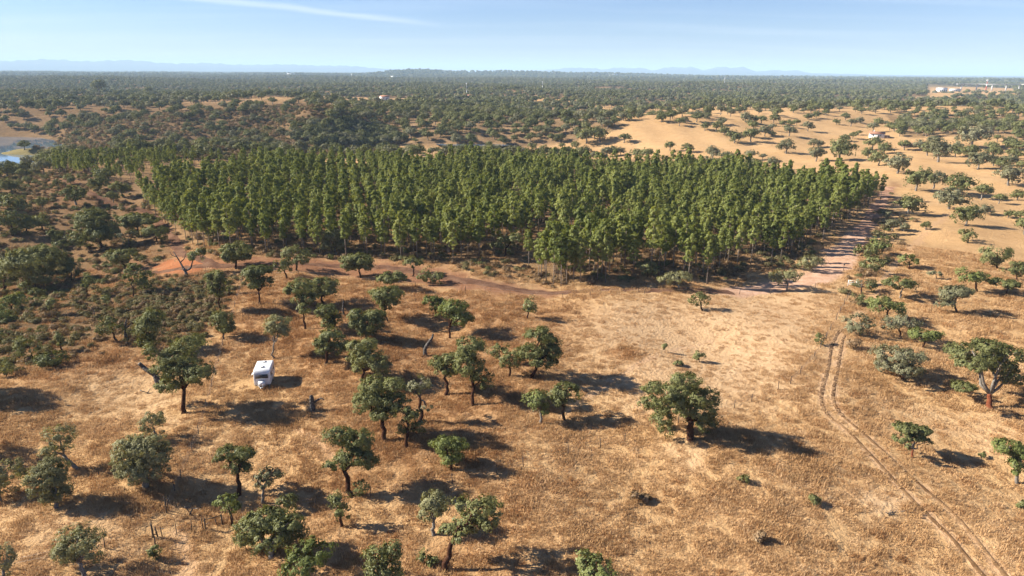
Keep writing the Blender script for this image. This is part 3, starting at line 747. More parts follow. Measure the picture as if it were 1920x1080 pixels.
# ------------------------------------------------------------------ single trees, traced one by one
def near_tree(kind, bx, by, lobes, label, fork=None, trunk=None, wood='dark', rad=None, thin=1.0, group=None):
    r = np.random.default_rng(int(bx * 13 + by * 7) % 100003)
    x0, y0, z0, d0 = ground_at(bx, by)
    base = np.array([x0, y0, z0])
    Wpx = max(l[0] + l[2] for l in lobes) - min(l[0] - l[2] for l in lobes)
    W = Wpx * d0 / F
    L3 = []
    n = len(lobes)
    for i, (cx, cy, rx, ry) in enumerate(lobes):
        offs = [r.uniform(-.24, .24) * W if n > 1 else 0.0]
        if n > 2 and rx * d0 / F > 0.9: offs = [r.uniform(.04, .3) * W, -r.uniform(.04, .3) * W]
        for k, of in enumerate(offs):
            d = d0 + of; s = d / F
            p = ray(cx, cy) * d; p[2] += CAMH
            RX = rx * s * (1.12 if kind != 'olive' else 1.0); RY = RX * r.uniform(.85, 1.0); vy = ry * s * 1.08
            RZ = max(math.sqrt(max(vy ** 2 - (RY * .42) ** 2, 0)), .55 * vy) / .92
            q_ = p - base
            floor = float(gz(p[0], p[1])) - z0
            if q_[2] - RZ < floor + 0.1: q_[2] = floor + 0.1 + RZ
            sc_ = 1.0 if k == 0 else .9
            L3.append((*q_, RX * sc_, RY * sc_, RZ * sc_))
    leaf = max(.155, d0 * .0019); cr = max(.44, d0 * .0054)
    dens = {'grey': .55, 'olive': 1.0, 'bush': 1.0, 'green': 1.1}.get(kind, 1.0) * thin
    mat = M[{'oak': 'oak', 'olive': 'olive', 'grey': 'grey', 'green': 'green', 'bush': 'oak', 'dryb': 'dry', 'euc': 'euc', 'dark': 'oak', 'rust': 'rust'}[kind]]
    if kind == 'olive': leaf *= .8; cr *= .85
    V, var = crown(L3, r, leaf, cr, 46 if kind != 'olive' else 54, 1.35 * dens, .45, .10 if kind != 'grey' else .3)
    shrub = kind in ('bush', 'dryb', 'rust')
    nm = {'olive': 'olive_tree', 'bush': 'shrub', 'dryb': 'shrub', 'rust': 'shrub', 'green': 'cork_oak'}.get(kind, 'cork_oak')
    root = thing(nm, label, 'shrub' if shrub else 'tree', tuple(base), 0, group)
    link('crown', leaf_mesh('crown', V, var, mat), root)
    C = np.array([l[:3] for l in L3]); RZs = np.array([l[5] for l in L3])
    cen = C.mean(0); H = (C[:, 2] + RZs).max()
    if fork is not None:
        fp = ray(*fork) * d0; fp[2] += CAMH; fp = fp - base
    else:
        fp = np.array([cen[0] * .55, cen[1] * .5, max(.3, min(cen[2] * .62, C[:, 2].min() * .95))])
    tr = rad or max(.07, .036 * H + .03)
    if shrub: tr *= .6
    wd = M[{'dark': 'bark_dark', 'grey': 'bark_grey', 'red': 'bark_red'}[wood if kind != 'olive' else 'grey']]
    pts = bend((0, 0, -.35), fp, r, 7, .09)
    rr_ = np.linspace(1.15, .72, 7) * tr; rr_[0] *= 1.35
    MB().tube(pts, rr_, 9).build('trunk', wd, root, True)
    order = np.argsort(-RZs)[:6 if not shrub else 3]
    lm = M['bark_grey'] if wood != 'dark' or kind in ('olive', 'grey') else M['bark_dark']
    for k in order:
        tip = C[k] + np.array([0, 0, RZs[k] * .25])
        P = bend(fp * np.array([.97, .97, .97]), tip, r, 5, .16)
        MB().tube(P, np.linspace(.62, .18, 5) * tr, 6).build('limb', lm, root, True)
        if kind in ('grey',) or thin < .8:
            for _ in range(4):
                e = tip + unit(1, r)[0] * np.array([L3[k][3], L3[k][4], abs(RZs[k])]) * .95
                e[2] = max(e[2], tip[2] - .3)
                MB().tube(bend(P[2], e, r, 4, .2), np.linspace(.3, .08, 4) * tr, 5).build('twig', M['bark_grey'], root, True)
    return root

near = [
 ('olive', 273, 915, [(245,853,32,33),(288,850,29,35),(268,876,44,27),(262,838,30,20)], 'large round olive tree left of the fence posts, trunk forking low', dict(rad=.3)),
 ('olive', 106, 953, [(88,905,35,36),(97,878,26,22),(104,926,25,17)], 'dense grey-green olive tree with pale short trunk and wide shadow, lower left', {}),
 ('olive', 148, 880, [(113,820,27,24),(96,846,20,14)], 'small olive tree with trunk leaning left, above the dense olive', dict(fork=(118,852))),
 ('olive', 293, 824, [(286,796,24,22)], 'small round olive peeking out behind the large round olive', {}),
 ('olive', 2, 945, [(8,893,33,30),(-14,905,25,24)], 'dark olive tree cut by the left edge of the picture', {}),
 ('olive', 158, 1084, [(146,1018,42,28),(122,1038,24,22),(170,1035,20,22)], 'thin-crowned olive tree with pale stem at the bottom left edge', dict(thin=.8)),
 ('olive', 6, 1098, [(8,1052,23,25)], 'olive tree cut by the bottom left corner', {}),
 ('oak', 343, 775, [(357,642,26,16),(333,667,30,24),(372,700,25,20),(310,692,22,20),(316,722,20,14),(284,660,13,16),(345,690,30,24)], 'tall cork oak with ragged spreading crown left of the caravan', dict(rad=.27, fork=(345,728))),
 ('oak', 276, 657, [(284,596,20,15),(275,615,25,20),(273,640,15,13)], 'narrow upright cork oak at the lower edge of the brown scrub', {}),
 ('oak', 220, 641, [(205,613,22,19)], 'round-headed cork oak beside the bare dead tree', {}),
 ('bush', 103, 686, [(96,672,25,13),(82,678,12,9)], 'wide low green shrub at the foot of the left slope', {}),
 ('bush', 65, 674, [(52,650,21,20)], 'upright leaning shrub left of the wide low shrub', {}),
 ('bush', 12, 706, [(12,692,14,13)], 'small green shrub at the left edge on the grass slope', {}),
 ('oak', 115, 661, [(110,630,7,7),(114,644,6,8)], 'thin wispy young oak with dark stem above the wide low shrub', {}),
 ('oak', 96, 589, [(98,569,8,8)], 'spindly young oak alone on the brown slope', dict(rad=.07)),
 ('oak', 200, 586, [(198,561,9,9)], 'spindly young oak inside the brown scrub', dict(rad=.07)),
 ('oak', 162, 558, [(166,525,9,9),(160,534,6,5)], 'small-headed young oak with pale broken stem above the scrub', dict(rad=.09)),
 ('oak', 251, 558, [(245,515,13,14),(253,501,12,8)], 'thin oak with bare curved stem at the edge of the red soil', dict(rad=.12)),
 ('oak', 273, 549, [(270,527,16,20)], 'dark compact oak beside the thin curved oak', {}),
 ('oak', 237, 507, [(230,478,26,13),(222,488,16,10)], 'flat-topped oak on the reddish soil left of the bare forked tree', {}),
 ('oak', 196, 469, [(178,420,31,28),(192,438,25,16),(148,450,17,18),(205,432,16,16),(172,405,25,12)], 'biggest dark oak on the left with heavy crown and slanting trunk', dict(rad=.4)),
 ('oak', 260, 444, [(252,409,26,9),(274,413,20,9),(245,420,16,8)], 'umbrella-shaped oak with flat top beside the red track', {}),
 ('oak', 296, 458, [(290,436,22,15)], 'round oak right of the umbrella-shaped oak', {}),
 ('grey', 245, 468, [(240,448,18,14)], 'grey-green sparse oak below the umbrella-shaped oak', {}),
 ('oak', 25, 442, [(20,414,25,19)], 'leafy oak at the left edge, leftmost of a row of three', {}),
 ('oak', 50, 438, [(50,420,19,17)], 'leafy oak in the middle of a row of three on the left', {}),
 ('oak', 80, 432, [(78,415,14,14)], 'small oak at the right end of a row of three on the left', {}),
 ('oak', 62, 548, [(62,487,46,28),(88,478,24,18),(40,500,30,24)], 'huge domed oak filling the gully on the left', dict(rad=.4)),
 ('oak', 84, 549, [(82,519,28,16)], 'small oak on the right flank of the huge domed oak', {}),
 ('oak', 8, 548, [(12,508,28,26)], 'dark oak at the left edge below the huge domed oak', {}),
 ('green', 18, 590, [(15,570,20,15),(36,560,15,12)], 'bright green bushy tree at the left edge in the gully', {}),
 ('green', 2, 607, [(3,592,15,11)], 'low bright green tree cut by the left edge', {}),
 ('bush', 70, 566, [(70,550,11,9),(50,538,10,10)], 'pale yellow-green rounded shrub below the huge domed oak', {}),
 ('oak', 136, 526, [(134,506,16,14),(129,491,10,8)], 'slender oak with stacked crown right of the huge domed oak', {}),
 ('oak', 103, 456, [(103,440,12,9)], 'tiny oak left of the biggest dark oak', {}),
 ('bush', 115, 467, [(115,459,13,8)], 'low dark shrub at the foot of the biggest dark oak', {}),
 ('oak', 443, 504, [(443,470,26,16),(432,482,14,10),(456,480,14,9)], 'round oak with thin straight trunk on the red track', {}),
 ('oak', 556, 508, [(552,477,22,15),(563,490,14,11)], 'leafy oak on the track bank, right one of a pair', {}),
 ('oak', 538, 523, [(530,497,19,13)], 'smaller oak in front of the leafy track-bank oak', {}),
 ('olive', 630, 477, [(625,444,24,15),(614,460,14,10),(640,458,14,11)], 'silver-grey tree standing against the front of the plantation', {}),
 ('oak', 486, 571, [(474,516,18,16),(497,527,13,10),(487,506,22,8),(476,532,14,10)], 'oak with long bare curved trunk at the upper plot corner', dict(fork=(485,545), rad=.17)),
 ('oak', 413, 592, [(401,524,16,16),(406,543,13,13),(414,520,10,12)], 'tall narrow oak with cut pale stub left of the plot corner', dict(fork=(411,562), rad=.16)),
 ('oak', 430, 556, [(429,532,10,12)], 'thin young oak behind the tall narrow oak', dict(rad=.08)),
 ('dark', 418, 637, [(419,604,19,18),(413,596,13,12),(424,616,14,10)], 'dark dense small oak on the left fence line above the caravan', dict(rad=.14)),
 ('olive', 511, 673, [(520,605,23,14),(510,618,14,10),(530,620,14,11)], 'light grey-green tree with thin curved trunk just behind the caravan', dict(fork=(514,642), rad=.13)),
 ('oak', 574, 617, [(560,540,24,17),(572,560,18,16),(546,546,12,9),(570,580,12,12)], 'tall oak with long thin trunk, leftmost in the upper plot', dict(rad=.17, fork=(567,585))),
 ('oak', 607, 575, [(602,533,27,14),(597,548,16,9),(615,545,14,10)], 'oak with forked trunk under the upper plot edge', dict(fork=(603,556))),
 ('oak', 618, 630, [(612,583,19,13),(626,597,15,13),(617,608,13,11)], 'ragged oak left of the dead snag stub in the upper plot', {}),
 ('oak', 688, 637, [(672,592,16,13),(706,592,17,13),(690,605,27,17),(688,621,15,10),(664,608,12,10)], 'wide dark oak in the middle of the upper plot', {}),
 ('oak', 608, 684, [(620,628,20,12),(602,642,15,9),(622,653,23,14),(643,645,13,12)], 'oak with layered crown and short trunk right of the caravan', {}),
 ('oak', 676, 714, [(672,650,19,13),(690,645,16,12),(684,668,27,17),(713,686,19,18),(676,688,14,10)], 'oak with drooping right side and thin trunk in mid plot', dict(rad=.2)),
 ('oak', 727, 603, [(725,549,27,14),(727,567,17,12),(716,560,14,12)], 'oak with slanting pale stem near the upper plot edge', dict(fork=(721,582), rad=.14)),
 ('green', 817, 597, [(810,563,16,9),(824,571,16,11)], 'bright green small oak left of the pale-limbed oak', {}),
 ('green', 843, 634, [(852,577,22,16),(866,598,19,14),(838,584,16,12)], 'oak with pale bare limb and straight trunk in mid plot', dict(wood='dark', fork=(843,612), rad=.17)),
 ('oak', 678, 521, [(670,487,26,13),(656,498,14,10),(684,498,15,10)], 'oak on the red soil above the plot edge', {}),
 ('oak', 775, 518, [(775,491,16,10)], 'small pale oak on the ploughed strip before the plantation', {}),
 ('bush', 806, 531, [(797,517,13,12),(821,522,14,10)], 'pair-headed shrub on the ploughed strip', {}),
 ('bush', 737, 542, [(732,521,22,11),(748,519,12,9)], 'broad shrub on the upper plot edge', {}),
 ('oak', 837, 740, [(820,680,15,11),(840,691,21,15),(846,672,15,10)], 'oak in the mid-plot clump, left one of three', {}),
 ('oak', 887, 761, [(881,648,24,18),(880,683,24,22),(903,704,17,14),(872,667,18,14),(913,721,13,10)], 'tallest oak of the mid-plot clump with towering ragged crown', dict(rad=.22)),
 ('oak', 938, 680, [(935,655,16,13)], 'small oak with pale trunk right of the mid-plot clump', dict(wood='grey')),
 ('oak', 955, 706, [(962,669,20,16),(952,678,12,12)], 'oak with leaning dark trunk left of the double-domed oak', {}),
 ('oak', 997, 710, [(1013,628,24,17),(996,660,26,16),(1030,662,21,19),(1035,640,14,14),(1020,676,22,12)], 'double-domed oak at the right edge of the plot trees', dict(rad=.25)),
 ('green', 1015, 794, [(1008,748,22,17),(1014,768,15,14)], 'low leafy oak with pale trunk, left of a pair', dict(wood='grey')),
 ('oak', 1058, 788, [(1064,734,24,17),(1050,750,18,13),(1040,738,12,10)], 'round oak with dark trunk, right of a pair', {}),
 ('oak', 720, 826, [(703,722,27,17),(738,724,20,17),(688,755,25,20),(735,755,28,21),(716,776,24,14),(710,745,28,20)], 'large full-crowned oak with straight dark trunk below plot centre', dict(rad=.27)),
 ('oak', 760, 840, [(768,774,18,13),(756,798,13,13),(785,800,14,14)], 'small oak under the right side of the large full-crowned oak', {}),
 ('grey', 790, 793, [(788,718,23,12),(780,728,16,9),(800,762,10,7)], 'thin grey-limbed oak behind the large full-crowned oak', dict(fork=(787,745))),
 ('green', 847, 884, [(832,834,22,15),(857,834,19,14),(846,857,20,13)], 'small dense round-topped oak just inside the lower fence', {}),
 ('oak', 660, 931, [(636,816,26,17),(672,824,24,18),(662,852,32,18),(690,862,17,16),(622,872,14,9)], 'oak with leaning trunk and heavy crown near the lower fence', dict(rad=.26, fork=(645,882))),
 ('oak', 447, 927, [(425,853,24,15),(460,849,18,15),(446,876,20,15)], 'dark oak between the gate and the large round olive', {}),
 ('grey', 490, 945, [(506,890,22,13),(484,902,14,10),(496,908,14,8)], 'sparse oak with twisted pale trunk beside the dark oak', dict(wood='grey', fork=(494,918), thin=1.4)),
 ('green', 435, 986, [(424,939,17,11),(436,950,12,9)], 'small bright young oak behind the wooden gate', dict(rad=.09)),
 ('oak', 507, 1046, [(500,972,36,16),(474,992,32,19),(541,984,30,20),(508,1008,38,20),(464,1010,19,14),(548,1006,22,16)], 'broad dense oak in front of the wooden gate', dict(rad=.3, wood='grey')),
 ('bush', 540, 960, [(537,938,17,13)], 'round shrub behind the broad dense oak', {}),
 ('oak', 640, 988, [(636,938,18,14),(638,962,16,14)], 'two-tiered young oak on the lower fence line', {}),
 ('bush', 680, 934, [(677,914,13,13)], 'small sapling beside the leaning-trunk oak', {}),
 ('green', 576, 1102, [(582,1036,36,18),(568,1062,35,20)], 'bright leafy oak cut by the bottom edge, left of two', {}),
 ('oak', 720, 1104, [(704,1040,22,18),(738,1036,20,17),(720,1066,34,20)], 'dense green oak cut by the bottom edge, right of two', {}),
 ('olive', 813, 1004, [(814,941,28,18),(806,962,22,14),(828,958,16,16)], 'grey-green tree behind the oak with the dark leaning trunk', {}),
 ('oak', 830, 1071, [(868,946,20,14),(906,952,30,18),(884,978,28,20),(914,974,20,14),(866,1008,16,16),(848,990,18,10)], 'oak with dark leaning trunk and crown swept right, bottom centre', dict(fork=(850,1010), rad=.24)),
 ('bush', 797, 1062, [(797,1044,11,10),(812,1066,9,7)], 'small scrubby sapling beside the dark leaning trunk', {}),
 ('green', 1112, 1106, [(1098,1050,24,15),(1122,1068,32,16)], 'leafy green oak top cut by the bottom edge, right of centre', {}),
 ('oak', 1296, 826, [(1285,713,26,14),(1228,727,20,13),(1272,735,30,19),(1318,745,27,19),(1222,754,20,12),(1258,762,28,19),(1308,770,31,20),(1243,785,18,15),(1334,786,15,15),(1322,798,17,13),(1253,806,15,12)], 'huge solitary spreading cork oak at the plot edge with wide shadow', dict(rad=.42, fork=(1294,788))),
 ('oak', 1855, 766, [(1822,660,38,14),(1858,648,30,10),(1888,664,28,15),(1826,680,32,12),(1902,704,26,16),(1806,724,20,8),(1866,680,30,12)], 'open-crowned cork oak with pale forked limbs and red trunk, right', dict(wood='red', rad=.33, fork=(1856,738), thin=.72)),
 ('grey', 1694, 712, [(1678,664,36,17),(1712,674,26,20),(1660,684,21,12),(1700,692,26,12)], 'large grey twiggy spreading oak left of the open-crowned oak', dict(thin=1.3)),
 ('oak', 1710, 858, [(1700,802,19,7),(1726,807,16,8),(1690,822,13,7),(1715,819,17,8),(1735,828,10,7),(1704,835,10,6)], 'small solitary oak with layered crown on the right grass', dict(wood='red', rad=.13)),
 ('green', 1908, 907, [(1893,838,24,13),(1914,850,18,13),(1904,870,14,10),(1908,886,8,7)], 'small oak cut by the right edge below the open-crowned oak', dict(wood='grey')),
 ('grey', 1615, 630, [(1612,605,24,17),(1600,616,13,10)], 'rounded grey shrub-like oak beside the wheel ruts', dict(thin=1.7)),
 ('green', 1662, 600, [(1652,570,23,15),(1680,577,18,11)], 'dense green oak above the rounded grey one on the right slope', {}),
 ('grey', 1690, 633, [(1696,603,26,17),(1666,606,16,12)], 'grey-green oak between two green oaks on the right slope', dict(thin=1.6)),
 ('green', 1730, 652, [(1727,625,20,11),(1750,629,16,10)], 'low flat green oak right of the grey-green oak', {}),
 ('oak', 1688, 559, [(1684,529,25,13),(1702,537,14,10)], 'oak with pale stem on the right slope above the green oak', dict(wood='grey')),
 ('grey', 1796, 588, [(1798,547,28,13),(1775,568,13,10),(1780,553,18,12)], 'pale grey-green oak with pinkish limbs on the right slope', dict(thin=1.5)),
 ('green', 1832, 546, [(1818,515,22,13),(1838,522,15,12)], 'bright crowned oak upper right beside the pale grey-green one', {}),
 ('oak', 1887, 554, [(1882,530,22,10),(1898,535,13,8)], 'small dark-stemmed oak near the right edge', {}),
 ('oak', 1870, 504, [(1870,476,25,15),(1862,487,16,10)], 'rounded oak near the right edge, upper of three', {}),
 ('oak', 1907, 527, [(1905,503,22,14)], 'oak cut by the right edge beside the rounded oak', {}),
 ('green', 1705, 505, [(1705,488,13,10)], 'small light green oak above the pale-stemmed slope oak', {}),
 ('grey', 1756, 523, [(1755,514,12,7)], 'dry grey leafless shrub-like oak on the right slope', {}),
 ('oak', 1815, 455, [(1815,439,14,11)], 'small oak alone on the upper right slope', {}),
 ('oak', 1628, 492, [(1625,470,18,13)], 'oak in the hedgerow by the sandy track, nearest the plantation', {}),
 ('green', 1654, 480, [(1652,459,17,13)], 'bright yellow-green oak in the hedgerow by the sandy track', {}),
 ('oak', 1640, 514, [(1640,494,19,13)], 'middle oak of the hedgerow by the sandy track', {}),
 ('grey', 1616, 552, [(1614,530,15,16)], 'leafless grey tree at the corner of the plot by the track', dict(thin=.6)),
 ('bush', 1612, 572, [(1612,558,12,11)], 'green shrub below the leafless grey tree', {}),
 ('bush', 1634, 548, [(1634,537,9,10)], 'slim green shrub right of the leafless grey tree', {}),
 ('olive', 1476, 547, [(1466,520,24,14),(1486,516,16,11)], 'rounded grey-green oak leaning over the sandy track bend', {}),
 ('olive', 1527, 508, [(1520,490,22,11),(1506,497,14,9)], 'smaller grey-green oak above the sandy track bend', {}),
 ('olive', 1276, 541, [(1272,519,25,12),(1246,523,16,9)], 'pale grey-green oak at the foot of the plantation', {}),
 ('oak', 1317, 583, [(1312,562,18,12)], 'small oak on the pale field below the upper plot edge', {}),
 ('oak', 988, 598, [(995,571,15,13),(990,582,9,8)], 'small lone oak with leaning stem at the pale field edge', {}),
 ('oak', 945, 482, [(944,456,18,17),(966,446,15,11)], 'dark oak inside the clearing of the plantation', {}),
 ('oak', 1215, 521, [(1214,501,20,14)], 'dark oak under the front row of the plantation', {}),
 ('bush', 1311, 679, [(1310,669,8,9)], 'small shrub alone on the pale mown field', {}),
 ('bush', 1247, 661, [(1247,653,4,7)], 'thin sapling left of the shrub on the pale field', {}),
 ('bush', 1271, 686, [(1271,681,8,4)], 'low dark tuft of brush on the pale field', {}),
 ('bush', 1536, 646, [(1534,635,10,9)], 'green shrub on the right fence line', {}),
 ('bush', 1397, 908, [(1396,900,9,7)], 'tiny green bush in the lower grass, left of two', {}),
 ('bush', 1526, 946, [(1524,937,11,7)], 'tiny green bush in the lower grass, right of two', {}),
 ('dryb', 1196, 942, [(1190,928,8,8),(1208,932,12,5)], 'straggly greenish weed clump in the lower grass', {}),
 ('bush', 1841, 858, [(1840,853,7,5)], 'tiny green bush near the small solitary oak', {}),
 ('bush', 1916, 951, [(1915,945,8,6)], 'tiny green bush cut by the right edge', {}),
 ('dryb', 1424, 1016, [(1426,1006,13,9)], 'grey-brown dry bush in the lower grass', {}),
 ('dryb', 1600, 655, [(1600,645,15,11)], 'brown dry bush beside the wheel ruts', {}),
 ('bush', 293, 1050, [(291,1035,8,12)], 'green-brown shrub at the end of the fence by the gate', {}),
 ('oak', -78, 752, [(-85,680,40,30),(-60,700,30,24),(-105,700,30,25)], 'oak outside the left edge whose shadow falls on the slope', {}),
 ('olive', -62, 856, [(-62,800,36,30),(-45,815,25,22)], 'olive outside the left edge whose shadow falls on the grass', {}),
]
NOAK = 0
for kind, bx, by, lobes, label, kw in near:
    near_tree(kind, bx, by, lobes, label, **kw); NOAK += kind not in ('olive', 'bush', 'dryb', 'rust')

# ---- dead wood
def dead_tree(name, label, cat, bx, by, lines, rad, mat='deadwood'):
    """lines: pixel polylines from the base upwards, the first one is the trunk"""
    r = np.random.default_rng(int(bx + by))
    x0, y0, z0, d0 = ground_at(bx, by)
    root = thing(name, label, cat, (x0, y0, z0))
    for i, (pl, r0_, r1_) in enumerate(lines):
        P = []
        for k, (px, py) in enumerate(pl):
            d = d0 + (0 if i == 0 else r.uniform(-.5, .5) * (k > 0))
            q_ = ray(px, py) * d; q_[2] += CAMH; P.append(q_ - np.array([x0, y0, z0]))
        if i == 0: P[0][2] -= .3
        P = np.array(P)
        if len(P) > 2: P = spline(P, .35)
        MB().tube(P, np.linspace(r0_, r1_, len(P)) * (1 + .06 * r.normal(size=len(P))), 8).build('trunk' if i == 0 else 'branch', M[mat], root, True)
    return root
dead_tree('tree_stump', 'black broken stump with one side branch below the caravan', 'stump', 587, 772,
          [([(587,772),(585,758),(584,746),(583,741)], .36, .20), ([(586,757),(594,751),(602,747),(608,750)], .17, .05), ([(584,750),(588,744)], .1, .04)], .3)
dead_tree('dead_tree', 'leaning bare dead trunk with pale broken tip in mid plot', 'dead tree', 797, 667,
          [([(797,667),(797,655),(802,645),(810,634),(812,626)], .34, .14)], .3)
dead_tree('dead_tree', 'bare black dead tree with stubby branches beside the round-headed oak', 'dead tree', 236, 634,
          [([(236,634),(235,622),(235,612),(237,598)], .24, .06), ([(235,616),(230,606),(231,600)], .12, .04), ([(235,617),(242,611),(246,606)], .11, .03), ([(235,611),(241,604)], .08, .03)], .2)
dead_tree('dead_tree', 'big sawn-off limb and dark trunk leaning left behind the tall ragged oak', 'dead tree', 298, 728,
          [([(298,728),(296,716),(291,704),(284,697)], .42, .34), ([(287,700),(276,694),(268,688),(261,681)], .32, .24)], .4)
dead_tree('dead_tree', 'short pale broken stub standing in the upper plot', 'dead tree', 646, 592,
          [([(646,592),(643,580),(644,563)], .22, .12)], .2)
ft = dead_tree('dead_tree', 'half-bare forked tree with dark limbs on the orange-red soil', 'dead tree', 350, 517,
          [([(350,517),(349,512),(344,503)], .34, .26), ([(344,503),(338,492),(332,482),(325,471)], .20, .05), ([(346,508),(357,503),(361,490),(366,478)], .22, .06), ([(338,492),(346,484),(348,474)], .12, .04), ([(332,482),(322,478),(318,470)], .1, .03)], .3)
def add_crown(root, bx, by, lobes, mat, dens=1.0):
    x0, y0, z0, d0 = ground_at(bx, by); r = np.random.default_rng(5); L3 = []
    for cx, cy, rx, ry in lobes:
        p = ray(cx, cy) * d0; p[2] += CAMH; s = d0 / F
        L3.append((*(p - np.array([x0, y0, z0])), rx * s, rx * s * .9, ry * s * .9))
    V, var = crown(L3, r, d0 * .0023, d0 * .0056, 30, dens); link('crown', leaf_mesh('crown', V, var, mat), root)
add_crown(ft, 350, 517, [(371,478,17,12),(378,472,10,8)], M['oak'])
dead_tree('dead_tree', 'thin grey dead sapling arching over the brown slope', 'dead tree', 178, 593,
          [([(178,593),(176,583),(172,577),(166,574)], .08, .03)], .1)
dead_tree('brush_pile', 'small pile of grey dead branches on the grass near the wheel ruts', 'branches', 1672, 966,
          [([(1662,966),(1675,958)], .06, .03), ([(1664,962),(1686,960),(1698,957)], .05, .02), ([(1666,968),(1670,956)], .05, .02), ([(1673,968),(1682,955)], .05, .02), ([(1668,964),(1688,966)], .05, .02), ([(1660,960),(1672,968)], .04, .02)], .1)
dead_tree('brush_pile', 'dead branches lying on the grass behind the tall ragged oak', 'branches', 278, 738,
          [([(262,728),(272,735),(284,738)], .07, .03), ([(276,738),(282,728)], .06, .02), ([(270,740),(290,742)], .05, .02)], .1)

# ------------------------------------------------------------------ oaks in the middle distance, placed one by one
def clone_tree(name, meshes, x, y, z, s, rz, label, group, sz=None, cat='tree'):
    o = thing(name, label, cat, (x, y, z), rz, group)
    o.scale = (s, s, sz or s)
    link('crown', meshes[0], o); link('trunk', meshes[1], o)
    return o
mid = {
 'on the golden field beyond the plantation': [(1377,268,31,0),(1407,266,33,0),(1473,288,35,1),(1525,277,20,1),(1537,277,18,1),(1575,301,48,0),(1530,303,33,1),(1627,296,28,0),(1647,311,34,0),(1635,281,34,0),(1658,288,28,0),(1582,266,20,0),(1287,286,25,0),(1256,283,22,0),(1337,299,30,1),(1360,306,32,1),(1407,301,28,1),(1430,299,16,1),(1170,268,26,0),(1100,268,40,0),(1125,266,38,0)],
 'on the reddish slope at the upper right': [(1760,304,50,1),(1833,318,40,1),(1863,311,30,1),(1893,311,30,1),(1820,278,55,1),(1682,325,46,1),(1717,358,48,0),(1750,354,40,1),(1890,348,50,1),(1703,402,52,0),(1810,424,48,0),(1780,392,58,1),(1800,366,54,0),(1840,375,36,0),(1873,382,26,0),(1907,375,26,0),(1847,402,26,1),(1890,409,20,0),(1912,412,26,0),(1735,431,20,0),(1673,432,26,1),(1695,434,20,1),(1920,440,40,0),(1660,410,22,1)],
 'on the slope above the lake shore': [(143,384,46,0),(13,336,42,0),(53,346,20,0),(23,364,38,0),(133,345,22,0),(30,404,46,0),(80,389,26,0),(200,345,40,0),(187,356,36,0),(230,368,36,0),(213,380,26,0),(0,390,40,0),(70,420,22,0),(110,350,18,0),(-30,360,40,0)],
}
NMID = 0
ORD = ['leftmost', 'second', 'third', 'fourth', 'fifth', 'sixth', 'seventh', 'eighth', 'ninth', 'tenth', 'eleventh', 'twelfth', 'thirteenth', 'fourteenth', 'fifteenth', 'sixteenth', 'seventeenth', 'eighteenth', 'nineteenth', 'twentieth', 'twenty-first', 'twenty-second', 'twenty-third', 'twenty-fourth', 'twenty-fifth']
rm = np.random.default_rng(77)
MIDXY = []
for place, lst in mid.items():
    for k, (px, py, w, g) in enumerate(sorted(lst)):
        x, y, z, d = ground_at(px, py)
        s = w * d / F / 6.3
        lab = '%s oak %s, %s' % ('grey-green' if g else 'dark green', place, 'leftmost of them' if k == 0 else ORD[k] + ' from the left')
        clone_tree('cork_oak', (OAKG_ME if g else OAK_ME)[int(rm.integers(6))], x, y, z - .05, s, rm.uniform(0, 6.28), lab, 'oaks ' + place, s * rm.uniform(.85, 1.1))
        MIDXY.append((x, y)); NMID += 1
for px, py, w, lab, mset in ((188, 179, 30, 'dark rounded stone pine rising above the far left woodland', OAK_ME), (280, 180, 18, 'smaller bright green pine right of the dark rounded pine', OAK_ME), (1327, 219, 22, 'green round tree on the far slope above the golden field', OAK_ME)):
    x, y, z, d = ground_at(px, py); s = w * d / F / 6.4
    clone_tree('stone_pine', mset[2], x, y, z, s, 1.0, lab, None, s * 1.25)

# ---- the oak woodland beyond
rw = np.random.default_rng(101)
def cells(r0_, r1_, c, amax=43):
    n = int(2 * r1_ / c) + 2
    gx, gy = np.meshgrid(np.arange(-n // 2, n // 2 + 1) * c, np.arange(0, int(r1_ / c) + 2) * c)
    X = (gx + rw.uniform(-.5, .5, gx.shape) * c).ravel(); Y = (gy + rw.uniform(-.5, .5, gy.shape) * c).ravel()
    r = np.hypot(X, Y); a = np.abs(np.degrees(np.arctan2(X, Y)))
    k = (r > r0_) & (r < r1_) & (a < amax)
    return X[k], Y[k]
Z_PLANT_W = np.array(Z_PLANT)
WX, WY, WS, WP = [], [], [], []
for r0_, r1_, c, sc0, far_ in ((300, 700, 8.6, 1.15, 0), (700, 1300, 9.6, 1.25, 1), (1300, 2300, 12, 1.4, 1), (2300, 4200, 19, 1.9, 1), (4200, 7500, 42, 3.0, 1)):
    X, Y = cells(r0_, r1_, c)
    Z = gz(X, Y)
    px, py, _d = project(X, Y, Z)
    dn = density(px, py, X, Y)
    cl = .5 + .5 * np.tanh(1.8 * wsum(W_MID, X * 1.7, Y * 1.7) + .25)
    k = rw.uniform(size=len(X)) < np.where(dn > .97, .92, np.minimum(dn * (.22 + 1.25 * cl), 1))
    k &= Z > LAKE_Z + .8
    k &= poly_sd(X, Y, Z_PLANT) < -6
    if r1_ <= 700:
        for mx, my in MIDXY: k &= np.hypot(X - mx, Y - my) > 7
    X, Y, Z = X[k], Y[k], Z[k]; n = len(X)
    WX.append(X); WY.append(Y); WS.append(sc0 * rw.uniform(.62, 1.22, n)); WP.append(np.where(far_, 8, 0) + rw.integers(0, 6, n) * 1 if not far_ else 9 + rw.integers(0, 6, n))
